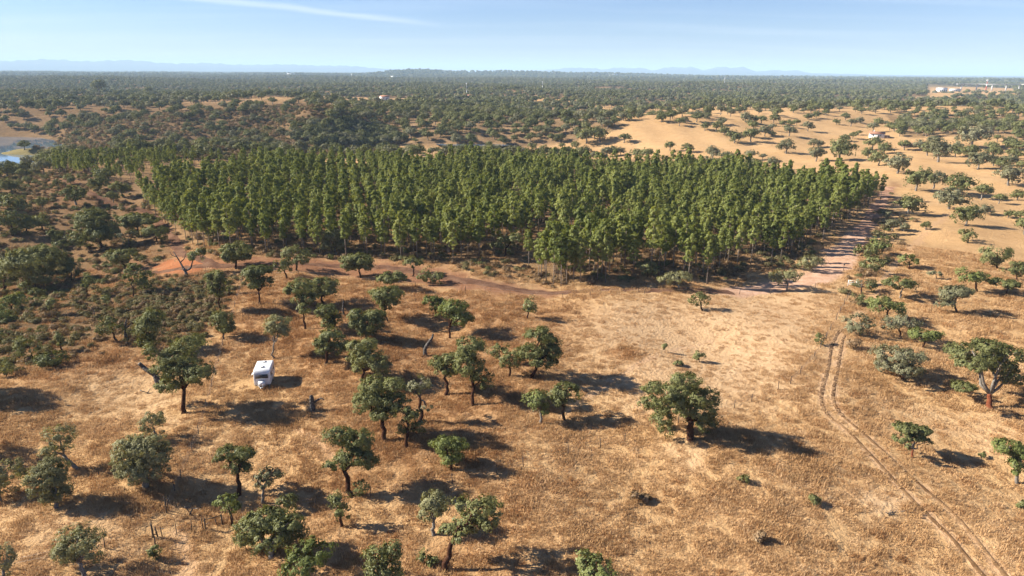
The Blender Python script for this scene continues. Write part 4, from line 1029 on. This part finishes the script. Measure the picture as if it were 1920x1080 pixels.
# the closed wood on the shaded bluff
bl = G([(535, 268), (560, 240), (600, 232), (660, 232), (725, 246), (755, 266), (700, 276), (620, 276)])
X, Y = cells(380, 620, 4.6)
k = poly_sd(X, Y, bl) > 0; X, Y = X[k], Y[k]; n = len(X)
WX.append(X); WY.append(Y); WS.append(rw.uniform(.8, 1.3, n)); WP.append(rw.integers(0, 6, n))
WX, WY, WS, WP = map(np.concatenate, (WX, WY, WS, WP))
WZ = gz(WX, WY)
# about one tree in five of the nearer ones is a greyer oak
grey_pick = (WP < 6) & (rw.uniform(size=len(WP)) < .28)
WP = np.where(grey_pick, 6 + WP % 3, WP)
order = np.argsort(np.hypot(WX, WY) / WS)
px, py, _d = project(WX, WY, WZ)
inview = (px > -10) & (px < 1930)
NEARW = [i for i in order if inview[i] and WP[i] < 9][:max(0, 300 - NOAK - NMID)]
WZONES = [('oak on the brown scrubby hillside behind the plantation', 'oaks on the brown hillside', lambda x, y: x < 640),
          ('oak in the thick wood along the stream behind the plantation', 'oaks along the stream', lambda x, y: x < 1110),
          ('oak scattered over the hill beyond the golden field', 'oaks beyond the golden field', lambda x, y: True)]
for i in NEARW:
    for lab, grp, f in WZONES:
        if f(px[i], py[i]): break
    ms = OAK_ME[WP[i]] if WP[i] < 6 else OAKG_ME[WP[i] - 6]
    clone_tree('cork_oak', ms, WX[i], WY[i], WZ[i] - .05, WS[i], rw.uniform(0, 6.28), lab, grp)
rest = np.ones(len(WX), bool); rest[NEARW] = False
src = [joined('oak_a', V, v, w, [M['oak'], M['bark_grey']]) for V, v, w in OAKS]
src += [joined('oak_g', V, v, w, [M['grey'], M['bark_grey']]) for V, v, w in OAKS[:3]]
FAROAK = [oak_proto(r0, 2, f) for f in (.6, .7, .55, .65)]
src += [joined('oak_f', V, v, w, [M['oak'], M['bark_grey']]) for V, v, w in FAROAK] + [joined('oak_h', V, v, w, [M['grey'], M['bark_grey']]) for V, v, w in FAROAK[:2]]
scatter('oak_woodland', WX[rest], WY[rest], WZ[rest] - .05, rw.uniform(0, 6.28, rest.sum()), WS[rest], WP[rest], instancer_source('oak_woodland_tree', src),
        'dense far oak woodland stretching to the horizon', cat='woodland')

# ------------------------------------------------------------------ eucalyptus plantation
re_ = np.random.default_rng(55)
def plantation(poly, row, gap, sc0, thr):
    P = np.array(poly); a = R(14); c_, s_ = math.cos(a), math.sin(a)
    u, v = np.meshgrid(np.arange(-260, 260, row), np.arange(80, 460, gap))
    u = (u + re_.normal(size=u.shape) * .45).ravel(); v = (v + re_.normal(size=v.shape) * .6).ravel()
    X = u * c_ - v * s_ + 40; Y = u * s_ + v * c_
    sd = poly_sd(X, Y, poly)
    k = (sd > 0) & (re_.uniform(size=len(X)) > thr)
    return X[k], Y[k]
EX, EY = plantation(Z_PLANT, 3.7, 3.4, 1, .15)
E2X, E2Y = plantation(G([(80, 312), (180, 303), (300, 305), (420, 305), (300, 335), (240, 345), (160, 335), (100, 326)]), 4.0, 4.0, 1, .25)
ES = re_.uniform(.66, 1.02, len(EX)) * (1 + .10 * wsum(W_NEAR, EX, EY)).clip(.7, 1.2)
# clearings and poorer patches inside the plantation
for poly, keep, sca in (([(900, 505), (1000, 512), (1010, 478), (960, 470), (905, 478)], .10, .8), ([(980, 470), (1065, 505), (1090, 470), (1040, 440), (985, 445)], .45, .85),
                        ([(740, 322), (880, 322), (860, 306), (760, 306)], .15, .7), ([(1050, 330), (1180, 340), (1260, 325), (1150, 312)], .4, .75),
                        ([(1010, 420), (1070, 400), (1120, 380), (1110, 360), (1030, 385)], .55, .85), ([(1085, 540), (1130, 525), (1200, 520), (1190, 505), (1110, 510)], .5, .9)):
    sd = poly_sd(EX, EY, G(poly)); ins = sd > 0
    ES[ins] *= sca
    drop = ins & (re_.uniform(size=len(EX)) > keep)
    EX, EY, ES = EX[~drop], EY[~drop], ES[~drop]
epx, epy, _ = project(EX, EY, gz(EX, EY))
ES = ES * (1 - .32 * smooth(345, 300, epy))
EX, EY, ES = np.concatenate([EX, E2X]), np.concatenate([EY, E2Y]), np.concatenate([ES, re_.uniform(.5, .75, len(E2X))])
# a few stand forward of the rows, as in the photograph
for px_, py_, s_ in ((1024,528,1.0),(1038,534,1.05),(1052,536,.95),(1062,533,.9),(1075,528,1.0),(1015,520,.9),(1046,524,1.1),(1060,522,1.05),(1120,528,.95),(1135,530,.8),(1128,520,1.0),(752,487,1.0),(800,484,.85),(850,492,.9),(838,480,.85),(898,484,.95),(865,484,.8),(372,462,1.0),(362,458,.95),(384,466,1.05),(1325,532,.9),(1290,527,.85)):
    x, y, z, d = ground_at(px_, py_); EX = np.append(EX, x); EY = np.append(EY, y); ES = np.append(ES, s_)
EZ = gz(EX, EY); EP = re_.integers(0, 10, len(EX)); EROT = re_.uniform(0, 6.28, len(EX))
EH = ES * re_.uniform(.84, 1.10, len(EX))
# the largest showing in the picture: nearest, and not hidden behind the rows in front
epx, epy, ed = project(EX, EY, EZ)
bins = np.floor(epx / 14).astype(int); front = np.zeros(len(EX))
for b in np.unique(bins):
    k = np.where(bins == b)[0]; k = k[np.argsort(ed[k])]; front[k] = np.arange(len(k))
score = ed / EH + 2.2 * front
big = np.argsort(score)[:300]
EUC_SEG = [(300, 'in the low stand near the lake'), (420, 'at the left end by the red track'), (560, 'behind the round oak on the red track'), (700, 'behind the silver-grey tree'), (800, 'above the ploughed strip'), (900, 'left of the clearing'),
           (1010, 'in the clearing'), (1090, 'on the projecting front corner'), (1240, 'above the pale field'), (1400, 'behind the pale grey-green oak'), (1560, 'above the sandy track bend'), (9999, 'along the firebreak track')]
EUC_ORD = {}
_lo = -9999
for xmax, seg in EUC_SEG:
    ks = sorted((i for i in big if _lo <= epx[i] < xmax and front[i] < 1), key=lambda i: epx[i]); _lo = xmax
    for k, i in enumerate(ks): EUC_ORD[i] = min(k, len(ORD) - 1)
for i in big:
    for xmax, seg in EUC_SEG:
        if epx[i] < xmax: break
    if front[i] < 1:
        k = EUC_ORD[i]; lab = 'front-row eucalyptus %s, %s' % (seg, 'leftmost there' if k == 0 else ORD[k] + ' from the left')
    else: lab = 'slender eucalyptus just behind the front row %s' % seg
    clone_tree('eucalyptus_tree', EUC_ME[EP[i]], EX[i], EY[i], EZ[i] - .05, ES[i], EROT[i], lab, 'eucalyptus ' + seg, EH[i])
rest = np.ones(len(EX), bool); rest[big] = False
scatter('eucalyptus_plantation', EX[rest], EY[rest], EZ[rest] - .05, EROT[rest], np.stack([ES, ES, EH], -1)[rest], EP[rest],
        instancer_source('plantation_tree', [joined('eucalyptus', V, v, w, [M['euc'], M['bark_euc']]) for V, v, w in EUCS]),
        'dense green eucalyptus plantation filling the middle of the view', cat='plantation')

# ------------------------------------------------------------------ scrub and grass
rg = np.random.default_rng(909)
def gattr(A, x, y):
    r = np.maximum(np.hypot(x, y), 14.01); a = np.arctan2(x, y)
    i = np.clip(np.round(np.log(r / 14.0) / math.log(1.0125)).astype(int), 0, NR - 1)
    j = np.clip(np.searchsorted(ANG, a), 0, NA - 1)
    return A[i, j]
def in_poly(poly, per, seed_box=None):
    P = np.array(poly); lo, hi = P.min(0), P.max(0)
    n = int((hi[0] - lo[0]) * (hi[1] - lo[1]) * per)
    X = rg.uniform(lo[0], hi[0], n); Y = rg.uniform(lo[1], hi[1], n)
    k = poly_sd(X, Y, poly) + rg.normal(size=n) * 2.5 > 0
    return X[k], Y[k]
BUSH = [bush_proto(r0, 1.0, .8), bush_proto(r0, 1.2, .7), bush_proto(r0, .9, .95)]
SRC_B = instancer_source('scrub_bush', [joined('scrub_m', V, v, w, [M['maquis'], M['bark_grey']]) for V, v, w in BUSH] + [joined('scrub_d', V, v, w, [M['dry'], M['bark_grey']]) for V, v, w in BUSH] + [joined('scrub_g', V, v, w, [M['oak'], M['bark_grey']]) for V, v, w in BUSH])
def bushes(name, X, Y, s, probs, label, cat='scrub'):
    k = (gattr(a_red, X, Y) < .45) & (gattr(a_orange, X, Y) < .4) & (gattr(a_dirt, X, Y) < .35)
    X, Y = X[k], Y[k]; n = len(X)
    fam = rg.choice(3, n, p=probs)
    return scatter(name, X, Y, gz(X, Y) - .03, rg.uniform(0, 6.28, n), s * rg.uniform(.5, 1.35, n), fam * 3 + rg.integers(0, 3, n), SRC_B, label, cat=cat)
def cat_xy(*a): return np.concatenate([q_[0] for q_ in a]), np.concatenate([q_[1] for q_ in a])
dense = in_poly(G([(215, 560), (300, 535), (400, 525), (425, 540), (405, 590), (350, 625), (290, 640), (225, 615)]), .95)
loose = in_poly(Z_SCRUB, .30)
bushes('scrub_thicket', *cat_xy(dense, loose), .82, (.58, .41, .01), 'brown and olive rockrose thicket on the left slope')
lft = in_poly(G([(-60, 330), (100, 320), (240, 350), (310, 440), (330, 480), (180, 545), (100, 600), (-60, 480)]), .14)
bushes('slope_scrub', *lft, 1.05, (.35, .40, .25), 'scattered low brush over the brown slope on the left')
gul = in_poly(G([(-60, 470), (130, 470), (160, 540), (60, 610), (0, 700), (-80, 700)]), .2)
bushes('gully_scrub', *gul, 1.15, (.35, .2, .45), 'green scrub filling the wooded gully at the left')
und = in_poly(Z_PLANT, .16); frontb = in_poly(G([(420, 486), (640, 490), (840, 500), (1010, 535), (1060, 540), (1060, 528), (990, 505), (840, 482), (640, 474), (420, 466)]), .30)
fr2 = in_poly(G([(1100, 535), (1300, 530), (1420, 515), (1530, 470), (1500, 462), (1300, 505), (1110, 515)]), .28)
bushes('plantation_undergrowth', *cat_xy(und, frontb, fr2), .95, (.3, .6, .1), 'dry brown undergrowth along the foot of the plantation')
hillp = in_poly(G([(60, 300), (220, 300), (420, 300), (640, 298), (760, 262), (700, 205), (420, 205), (150, 215), (60, 285)]), .09)
bushes('hillside_scrub', *hillp, 2.0, (.35, .55, .10), 'low brown scrub covering the hillside behind the plantation')
bks = in_poly(G([(980, 306), (1150, 306), (1300, 318), (1500, 330), (1660, 350), (1664, 374), (1500, 348), (1300, 334), (1000, 312)]), .07)
bushes('back_edge_scrub', *bks, 1.5, (.4, .35, .25), 'low scrub strip between the plantation and the golden field')
hed = in_poly(G([(1600, 520), (1618, 440), (1650, 395), (1690, 400), (1660, 470), (1640, 530), (1612, 580)]), .22)
bushes('hedgerow_scrub', *hed, 1.1, (.3, .45, .25), 'tangled grey-brown scrub along the sandy track')

M['straw_b'] = straw_mat('brown_straw_blades', (0.24, 0.115, 0.046), (0.38, 0.205, 0.088), (0.54, 0.33, 0.16))
M['straw_p'] = straw_mat('pale_straw_blades', (0.42, 0.265, 0.135), (0.54, 0.36, 0.195), (0.68, 0.50, 0.30))
TUFT = [tuft_proto(r0, .75, .34, 80, .022), tuft_proto(r0, .85, .28, 84, .022), tuft_proto(r0, .65, .42, 72, .02)]
def blade_mesh(V, v, m): return mesh_np('grass_tuft', V, [np.arange(len(V)).reshape(-1, 5)], [m], v)
SRC_G = instancer_source('dry_grass_tuft', [blade_mesh(V, v, m) for m in (M['straw'], M['straw_b'], M['straw_p']) for V, v in TUFT])
def grass(name, r0_, r1_, per, s, label):
    n = int(per * math.pi * (r1_ ** 2 - r0_ ** 2) * 88 / 360)
    r = np.sqrt(rg.uniform(r0_ ** 2, r1_ ** 2, n)); a = R(1) * rg.uniform(-44, 44, n)
    X, Y = r * np.sin(a), r * np.cos(a)
    pn = wsum(W_NEAR, X * 4.0, Y * 4.0)
    pa, br, di, re2, scb = (gattr(A, X, Y) for A in (a_pale, a_brown, a_dirt, a_red, a_scrub))
    rut = np.minimum(line_dist(X, Y, L_RUT1), line_dist(X, Y, L_RUT2))
    keep = (di < .3) & (re2 < .4) & (gattr(a_orange, X, Y) < .4) & (rut > .42) & (rg.uniform(size=n) < np.clip(.85 + .16 * pn, .3, 1) * (1 - .45 * pa) * (1 - .6 * scb))
    keep &= rg.uniform(size=n) < np.clip(.82 + .35 * wsum(W_NEAR, X, Y), .3, 1)
    keep &= ~((np.hypot(X - CARX, Y - CARY) < 2.6))
    X, Y, pa, br, pn = X[keep], Y[keep], pa[keep], br[keep], pn[keep]; n = len(X)
    u = rg.uniform(size=n)
    fam = np.where(u < .12 + .6 * br * (1 - pa), 1, np.where(u > .9 - .55 * pa + .1 * pn, 2, 0))
    S = s * rg.uniform(.55, 1.4, n) * (1 - .42 * pa) * (1 + .14 * pn)
    Sv = np.stack([S, S, S * rg.uniform(.6, 1.15, n) * (1 - .25 * pa)], -1)
    return scatter(name, X, Y, gz(X, Y), rg.uniform(0, 6.28, n), Sv, fam * 3 + rg.integers(0, 3, n), SRC_G, label, cat='grass')
fx, fy, _, _ = ground_at(493, 727)
CARX, CARY = fx - math.sin(R(10)) * 1.9, fy + math.cos(R(10)) * 1.9
grass('dry_grass', 42, 105, 3.4, .85, 'shaggy dry golden grass covering the near ground')
grass('far_dry_grass', 105, 190, 1.8, 1.05, 'dry golden grass covering the ground farther off')

# ------------------------------------------------------------------ fences
t = NT('fence_wire'); M['wire'] = t.principled((0.30, 0.29, 0.28), .5, .7)
t = NT('white_painted_metal'); M['white'] = t.principled((0.75, 0.75, 0.74), .5)
def fence(label, pts, gap, h, wires=3, rad=.045, jit=.05):
    S = spline(G(pts), .5)
    L = np.concatenate([[0], np.cumsum(np.linalg.norm(np.diff(S, axis=0), axis=1))])
    ts = np.arange(0, L[-1], gap)
    r = np.random.default_rng(len(label))
    ts = ts + r.uniform(-.25, .25, len(ts)) * gap; ts[0] = 0
    PX, PY = np.interp(ts, L, S[:, 0]), np.interp(ts, L, S[:, 1]); PZ = gz(PX, PY)
    root = thing('wire_fence', label, 'fence', (PX[0], PY[0], PZ[0]))
    tops = []
    for x, y, z in zip(PX, PY, PZ):
        hh = h * r.uniform(.85, 1.15); lx, ly = r.normal(size=2) * jit
        b = np.array([x - PX[0], y - PY[0], z - PZ[0]])
        MB().tube([b - [0, 0, .3], b + [lx * .4, ly * .4, hh * .5], b + [lx, ly, hh]], [rad * 1.1, rad, rad * .85], 6).build('post', M['post'], root)
        tops.append((b, lx, ly, hh))
    for k in range(wires):
        f = (k + 1) / (wires + .25)
        MB().tube([b + np.array([lx * f, ly * f, h * f]) + np.array([rad, 0, 0]) for b, lx, ly, hh in tops], .006, 4).build('wire', M['wire'], root)
    return root
fence('wooden posts and wire along the lower edge of the plot', [(437, 984), (560, 958), (690, 934), (820, 912), (950, 884), (1080, 850), (1230, 808), (1340, 776), (1420, 748), (1478, 722)], 4.2, 1.15)
fence('fence posts and wire climbing the right edge of the plot', [(1482, 720), (1520, 680), (1550, 632), (1578, 580), (1598, 542)], 5.0, 1.15)
fence('fence posts and wire along the left edge of the plot', [(316, 958), (330, 915), (355, 860), (380, 790), (400, 715), (425, 625), (445, 560), (455, 520)], 5.5, 1.15)
fence('posts along the upper edge of the plot by the red track', [(470, 515), (640, 525), (800, 541), (960, 553), (1100, 557), (1250, 549), (1400, 553), (1520, 541), (1590, 529)], 9.0, 1.0, 2)
fence('low fence posts among the olive trees at the bottom left', [(197, 1028), (140, 1040), (87, 1050), (20, 1066)], 3.2, 1.0, 2)

def post_line(label, cat, name, posts, rails, wires=()):
    """posts: (x, top y, bottom y, radius) in pixels; rails: (post, post, height share)"""
    x0, y0, z0, d0 = ground_at(posts[0][0], posts[0][2])
    root = thing(name, label, cat, (x0, y0, z0)); o = np.array([x0, y0, z0]); tips = []
    for (px_, ty, by_, rd) in posts:
        x, y, z, d = ground_at(px_, by_)
        b = np.array([x, y, z]) - o; hh = (by_ - ty) * d / F / .93
        lx = rng.normal() * .04
        MB().tube([b - [0, 0, .3], b + [lx, 0, hh * .5], b + [lx * 2, 0, hh]], [rd, rd * .95, rd * .85], 7).build('post', M['post'], root)
        tips.append((b, b + np.array([lx * 2, 0, hh])))
    for i, j, f in rails:
        a_, b_ = tips[i][0] * (1 - f) + tips[i][1] * f, tips[j][0] * (1 - f) + tips[j][1] * f
        MB().tube([a_, (a_ + b_) / 2 + [0, 0, -.03], b_], .04, 6).build('rail', M['post'], root)
    for i, j, f in wires:
        a_, b_ = tips[i][0] * (1 - f) + tips[i][1] * f, tips[j][0] * (1 - f) + tips[j][1] * f
        MB().tube([a_, (a_ + b_) / 2 + [0, 0, -.06], b_], .008, 4).build('wire', M['wire'], root)
    return root
post_line('wooden field gate with top rail behind the broad dense oak', 'gate', 'field_gate', [(381, 967, 993, .045), (385, 970, 992, .075), (407, 972, 985, .05), (417, 962, 984, .07), (437, 962, 981, .06)], [(1, 3, .88)], [(1, 3, .5), (3, 4, .7)])
post_line('thin leaning gate posts strung with wire left of the field gate', 'fence', 'gate_fence', [(288, 980, 1008, .09), (296, 987, 1006, .07), (305, 985, 1008, .045), (332, 980, 1003, .04), (360, 972, 997, .045), (291, 1004, 1024, .06)], [(0, 1, .25)], [(0, 2, .9), (2, 3, .8), (3, 4, .8), (2, 3, .4), (3, 4, .4)])
post_line('short weathered corner posts where the left fence ends', 'fence', 'corner_fence', [(313, 930, 962, .06), (317, 928, 944, .05), (328, 900, 920, .055)], [(0, 1, .8)])
dead_tree('fallen_branch', 'dark forked branch lying by the left fence corner', 'branch', 354, 966, [([(354, 966), (358, 959), (362, 953)], .09, .06), ([(346, 951), (360, 953), (372, 953)], .06, .03)], .1)
# white gate piece and lone post by the track corner
x, y, z, d = ground_at(1597, 537)
gt = thing('white_gate', 'small white metal gate at the plot corner by the sandy track', 'gate', (x, y, z), R(-25))
for xx in (-.7, .7): MB().tube([(xx, 0, -.2), (xx, 0, 1.25)], .06, 7).build('post', M['white'], gt)
for zz_ in (.45, .8, 1.15): MB().tube([(-.64, 0, zz_), (.64, 0, zz_)], .035, 6).build('rail', M['white'], gt)
x, y, z, d = ground_at(1581, 508)
mk = thing('marker_post', 'thin dark marker post standing on the sandy track', 'post', (x, y, z))
MB().tube([(0, 0, -.2), (.03, 0, 1.5)], .05, 6).build('post', M['post'], mk); MB().box(-.12, .18, -.03, .03, 1.25, 1.6).build('plate', M['plastic'], mk)

# ------------------------------------------------------------------ buildings and masts in the distance
def plain(name, a, b, sc_=1.2):
    t = NT(name); p = t.objco(); return t.principled(t.ramp(t.noise(p, sc_, 4), (.35, a), (.65, b)), .85)
M['lime'] = plain('whitewashed_wall', (.50, .46, .42), (.74, .71, .67)); M['tile'] = plain('clay_roof_tiles', (.22, .09, .05), (.40, .19, .11), 3)
M['rubble'] = plain('rubble_wall', (.16, .10, .065), (.30, .20, .13), 2); M['dark'] = plain('dark_opening', (.012, .011, .010), (.02, .018, .016))
M['concrete'] = plain('pale_concrete', (.40, .39, .37), (.52, .51, .49), .2); M['sheetmetal'] = plain('white_metal_cladding', (.66, .67, .68), (.80, .80, .80), .3)
M['redpaint'] = plain('red_mast_paint', (.42, .06, .035), (.50, .085, .05))
def house(name, label, px, py, w, l, h, rz, wall='lime', roof='tile', rise=.9, wins=2, annex=False):
    x, y, z, d = ground_at(px, py)
    o = thing(name, label, 'building', (x, y, z), rz)
    MB().prism([(-w / 2, -1), (w / 2, -1), (w / 2, h), (0, h + rise), (-w / 2, h)], 0, -l / 2, l / 2).build('wall', M[wall], o)
    t_ = .18; e = .35
    for s in (-1, 1):
        MB().prism([(s * (w / 2 + e), h - e * rise / (w / 2) + .02), (0, h + rise + .02), (0, h + rise + .02 + t_), (s * (w / 2 + e), h - e * rise / (w / 2) + .02 + t_)], 0, -l / 2 - e, l / 2 + e).build('roof', M[roof], o)
    for k in range(wins):
        xx = -l / 2 + (k + .5) * l / wins
        MB().box(xx - .35, xx + .35, -w / 2 - .03, -w / 2 + .05, h * .42, h * .78).build('window', M['dark'], o)
    MB().box(l * .12 - .4, l * .12 + .4, -w / 2 - .035, -w / 2 + .05, 0, h * .72).build('door', M['dark'], o)
    if annex:
        MB().box(l / 2 + .01, l / 2 + 3, -w / 2 + .4, w / 2 - .6, -1, h * .6).build('annex', M['rubble'], o)
        MB().box(-.25 - l * .2, .25 - l * .2, -.25, .25, h + rise * .6, h + rise + .9).build('chimney', M[wall], o)
    return o
house('cottage', 'small whitewashed cottage with clay roof among oaks above the golden field', 1643, 258, 5.0, 8.5, 2.7, R(-24), annex=True)
house('ruined_shed', 'low brown ruined shed on the slope below the cottage', 1701, 276, 3.5, 5.5, 1.6, R(15), 'rubble', 'tile', .4, 1)
house('farmhouse', 'far white farmhouse in the pale clearing at upper left centre', 721, 188, 7, 11, 4.5, R(35), rise=1.6)
house('farm_building', 'low pale farm building half hidden in far woods, left of two', 868, 184, 7, 14, 4, R(10), rise=1.2)
house('farm_building', 'low white farm building half hidden in far woods, right of two', 884, 185, 6, 10, 4, R(-15), rise=1.2)
def shed(label, px, py, l, w, h, rz, mat='sheetmetal', bays=4):
    x, y, z, d = ground_at(px, py)
    o = thing('warehouse', label, 'building', (x, y, z), rz)
    MB().box(-l / 2, l / 2, -w / 2, w / 2, -2, h).build('wall', M[mat], o)
    MB().prism([(-w / 2 - .4, h + .02), (w / 2 + .4, h + .02), (w / 2 + .4, h + .4), (0, h + w * .09 + .4), (-w / 2 - .4, h + .4)], 0, -l / 2 - .4, l / 2 + .4).build('roof', M['concrete'], o)
    for k in range(bays):
        xx = -l / 2 + (k + .5) * l / bays
        MB().box(xx - l / bays * .25, xx + l / bays * .25, -w / 2 - .06, -w / 2 + .1, 0, h * .6).build('bay_door', M['dark'], o)
shed('bright white warehouse at the far right edge of the woods', 1765, 172, 22, 14, 9, R(8))
shed('long pinkish works building right of the white warehouse', 1790, 171, 24, 12, 5, R(4), 'lime', 5)
for px_, py_, l, lab in ((545, 140.6, 70, 'white industrial shed on the hazy plain, leftmost speck'), (664, 141, 60, 'white shed on the hazy plain right of the leftmost speck'), (222, 139.8, 110, 'pale far buildings on the hazy plain at the far left'), (1150, 141.5, 90, 'white far buildings below the blue ridge, right of centre'), (740, 146, 60, 'pale quarry building below the wooded far hill')):
    shed(lab, px_, py_, l * .7, 20, 8, R(3), bays=6)
# viaduct
vp = [ground_at(px_, py_) for px_, py_ in ((1792, 170), (1830, 170), (1870, 171), (1925, 173), (2000, 177))]
vd = thing('viaduct', 'long white road viaduct curving along the far right edge', 'viaduct', (vp[0][0], vp[0][1], vp[0][2]))
S = spline([(q_[0], q_[1]) for q_ in vp], 12); zt = max(q_[2] for q_ in vp) + 9
T_ = np.gradient(S, axis=0); T_ /= np.linalg.norm(T_, axis=1)[:, None]; N_ = np.stack([-T_[:, 1], T_[:, 0]], -1)
n = len(S); o3 = np.array(vp[0][:3])
V = np.concatenate([np.stack([S[:, 0] + N_[:, 0] * a_, S[:, 1] + N_[:, 1] * a_, np.full(n, zt + b_)], -1) - o3 for a_, b_ in ((-4, .8), (-4, 2.4), (4, 2.4), (4, .8))])
F_ = [((k % 4) * n + i, ((k + 1) % 4) * n + i, ((k + 1) % 4) * n + i + 1, (k % 4) * n + i + 1) for k in range(4) for i in range(n - 1)] + [(0, n, 2 * n, 3 * n), (n - 1, 4 * n - 1, 3 * n - 1, 2 * n - 1)]
MB().add(V, F_).build('deck', M['concrete'], vd)
for i in range(1, n, 3):
    x, y = S[i]; b = float(gz(x, y)) - 1
    MB().box(x - 1.2 - o3[0], x + 1.2 - o3[0], y - 1.2 - o3[1], y + 1.2 - o3[1], b - o3[2], zt - o3[2] + .79).build('pier', M['concrete'], vd)
def mast(label, px, py, top, rad, bands):
    x, y, z, d = ground_at(px, py); H = (py - top) * d / F
    o = thing('radio_mast', label, 'mast', (x, y, z))
    k = len(bands)
    for i, m in enumerate(bands): MB().tube([(0, 0, H * i / k - (1 if i == 0 else 0)), (0, 0, H * (i + 1) / k)], [rad * (1 - .5 * i / k), rad * (1 - .5 * (i + 1) / k)], 8).build('mast_section', M[m], o)
    MB().box(-rad * 2.2, rad * 2.2, -rad * .5, rad * .5, H * .90, H * .96).build('antenna', M['white'], o)
mast('red and white banded mast beside the far viaduct', 1848, 170, 150, 1.5, ['redpaint', 'redpaint', 'white', 'redpaint', 'white'])
mast('thin pale mast above the far farm buildings', 875, 182, 156, .35, ['steel', 'white'])
mast('thin far mast in the woods right of the farm buildings', 1017, 168, 153, .5, ['steel', 'white'])
mast('thin far pylon on the plain right of centre', 1358, 160, 146, .7, ['steel', 'white'])

# ------------------------------------------------------------------ haze
t = NT('haze_air')
pv = t.new('ShaderNodeVolumePrincipled')
pv.inputs['Color'].default_value = (0.58, 0.79, 1.0, 1); pv.inputs['Density'].default_value = 8.5e-5; pv.inputs['Anisotropy'].default_value = 0.0
t.l.new(pv.outputs[0], t.out.inputs['Volume'])
B_ = 46000
hz = MB().box(-B_, B_, -B_, B_, float(GZ.min()) - 1.0, float(GZ.max()) + 25).build('haze', t.m)
hz['kind'] = 'stuff'; hz['label'] = 'thin bluish haze softening the far hills'
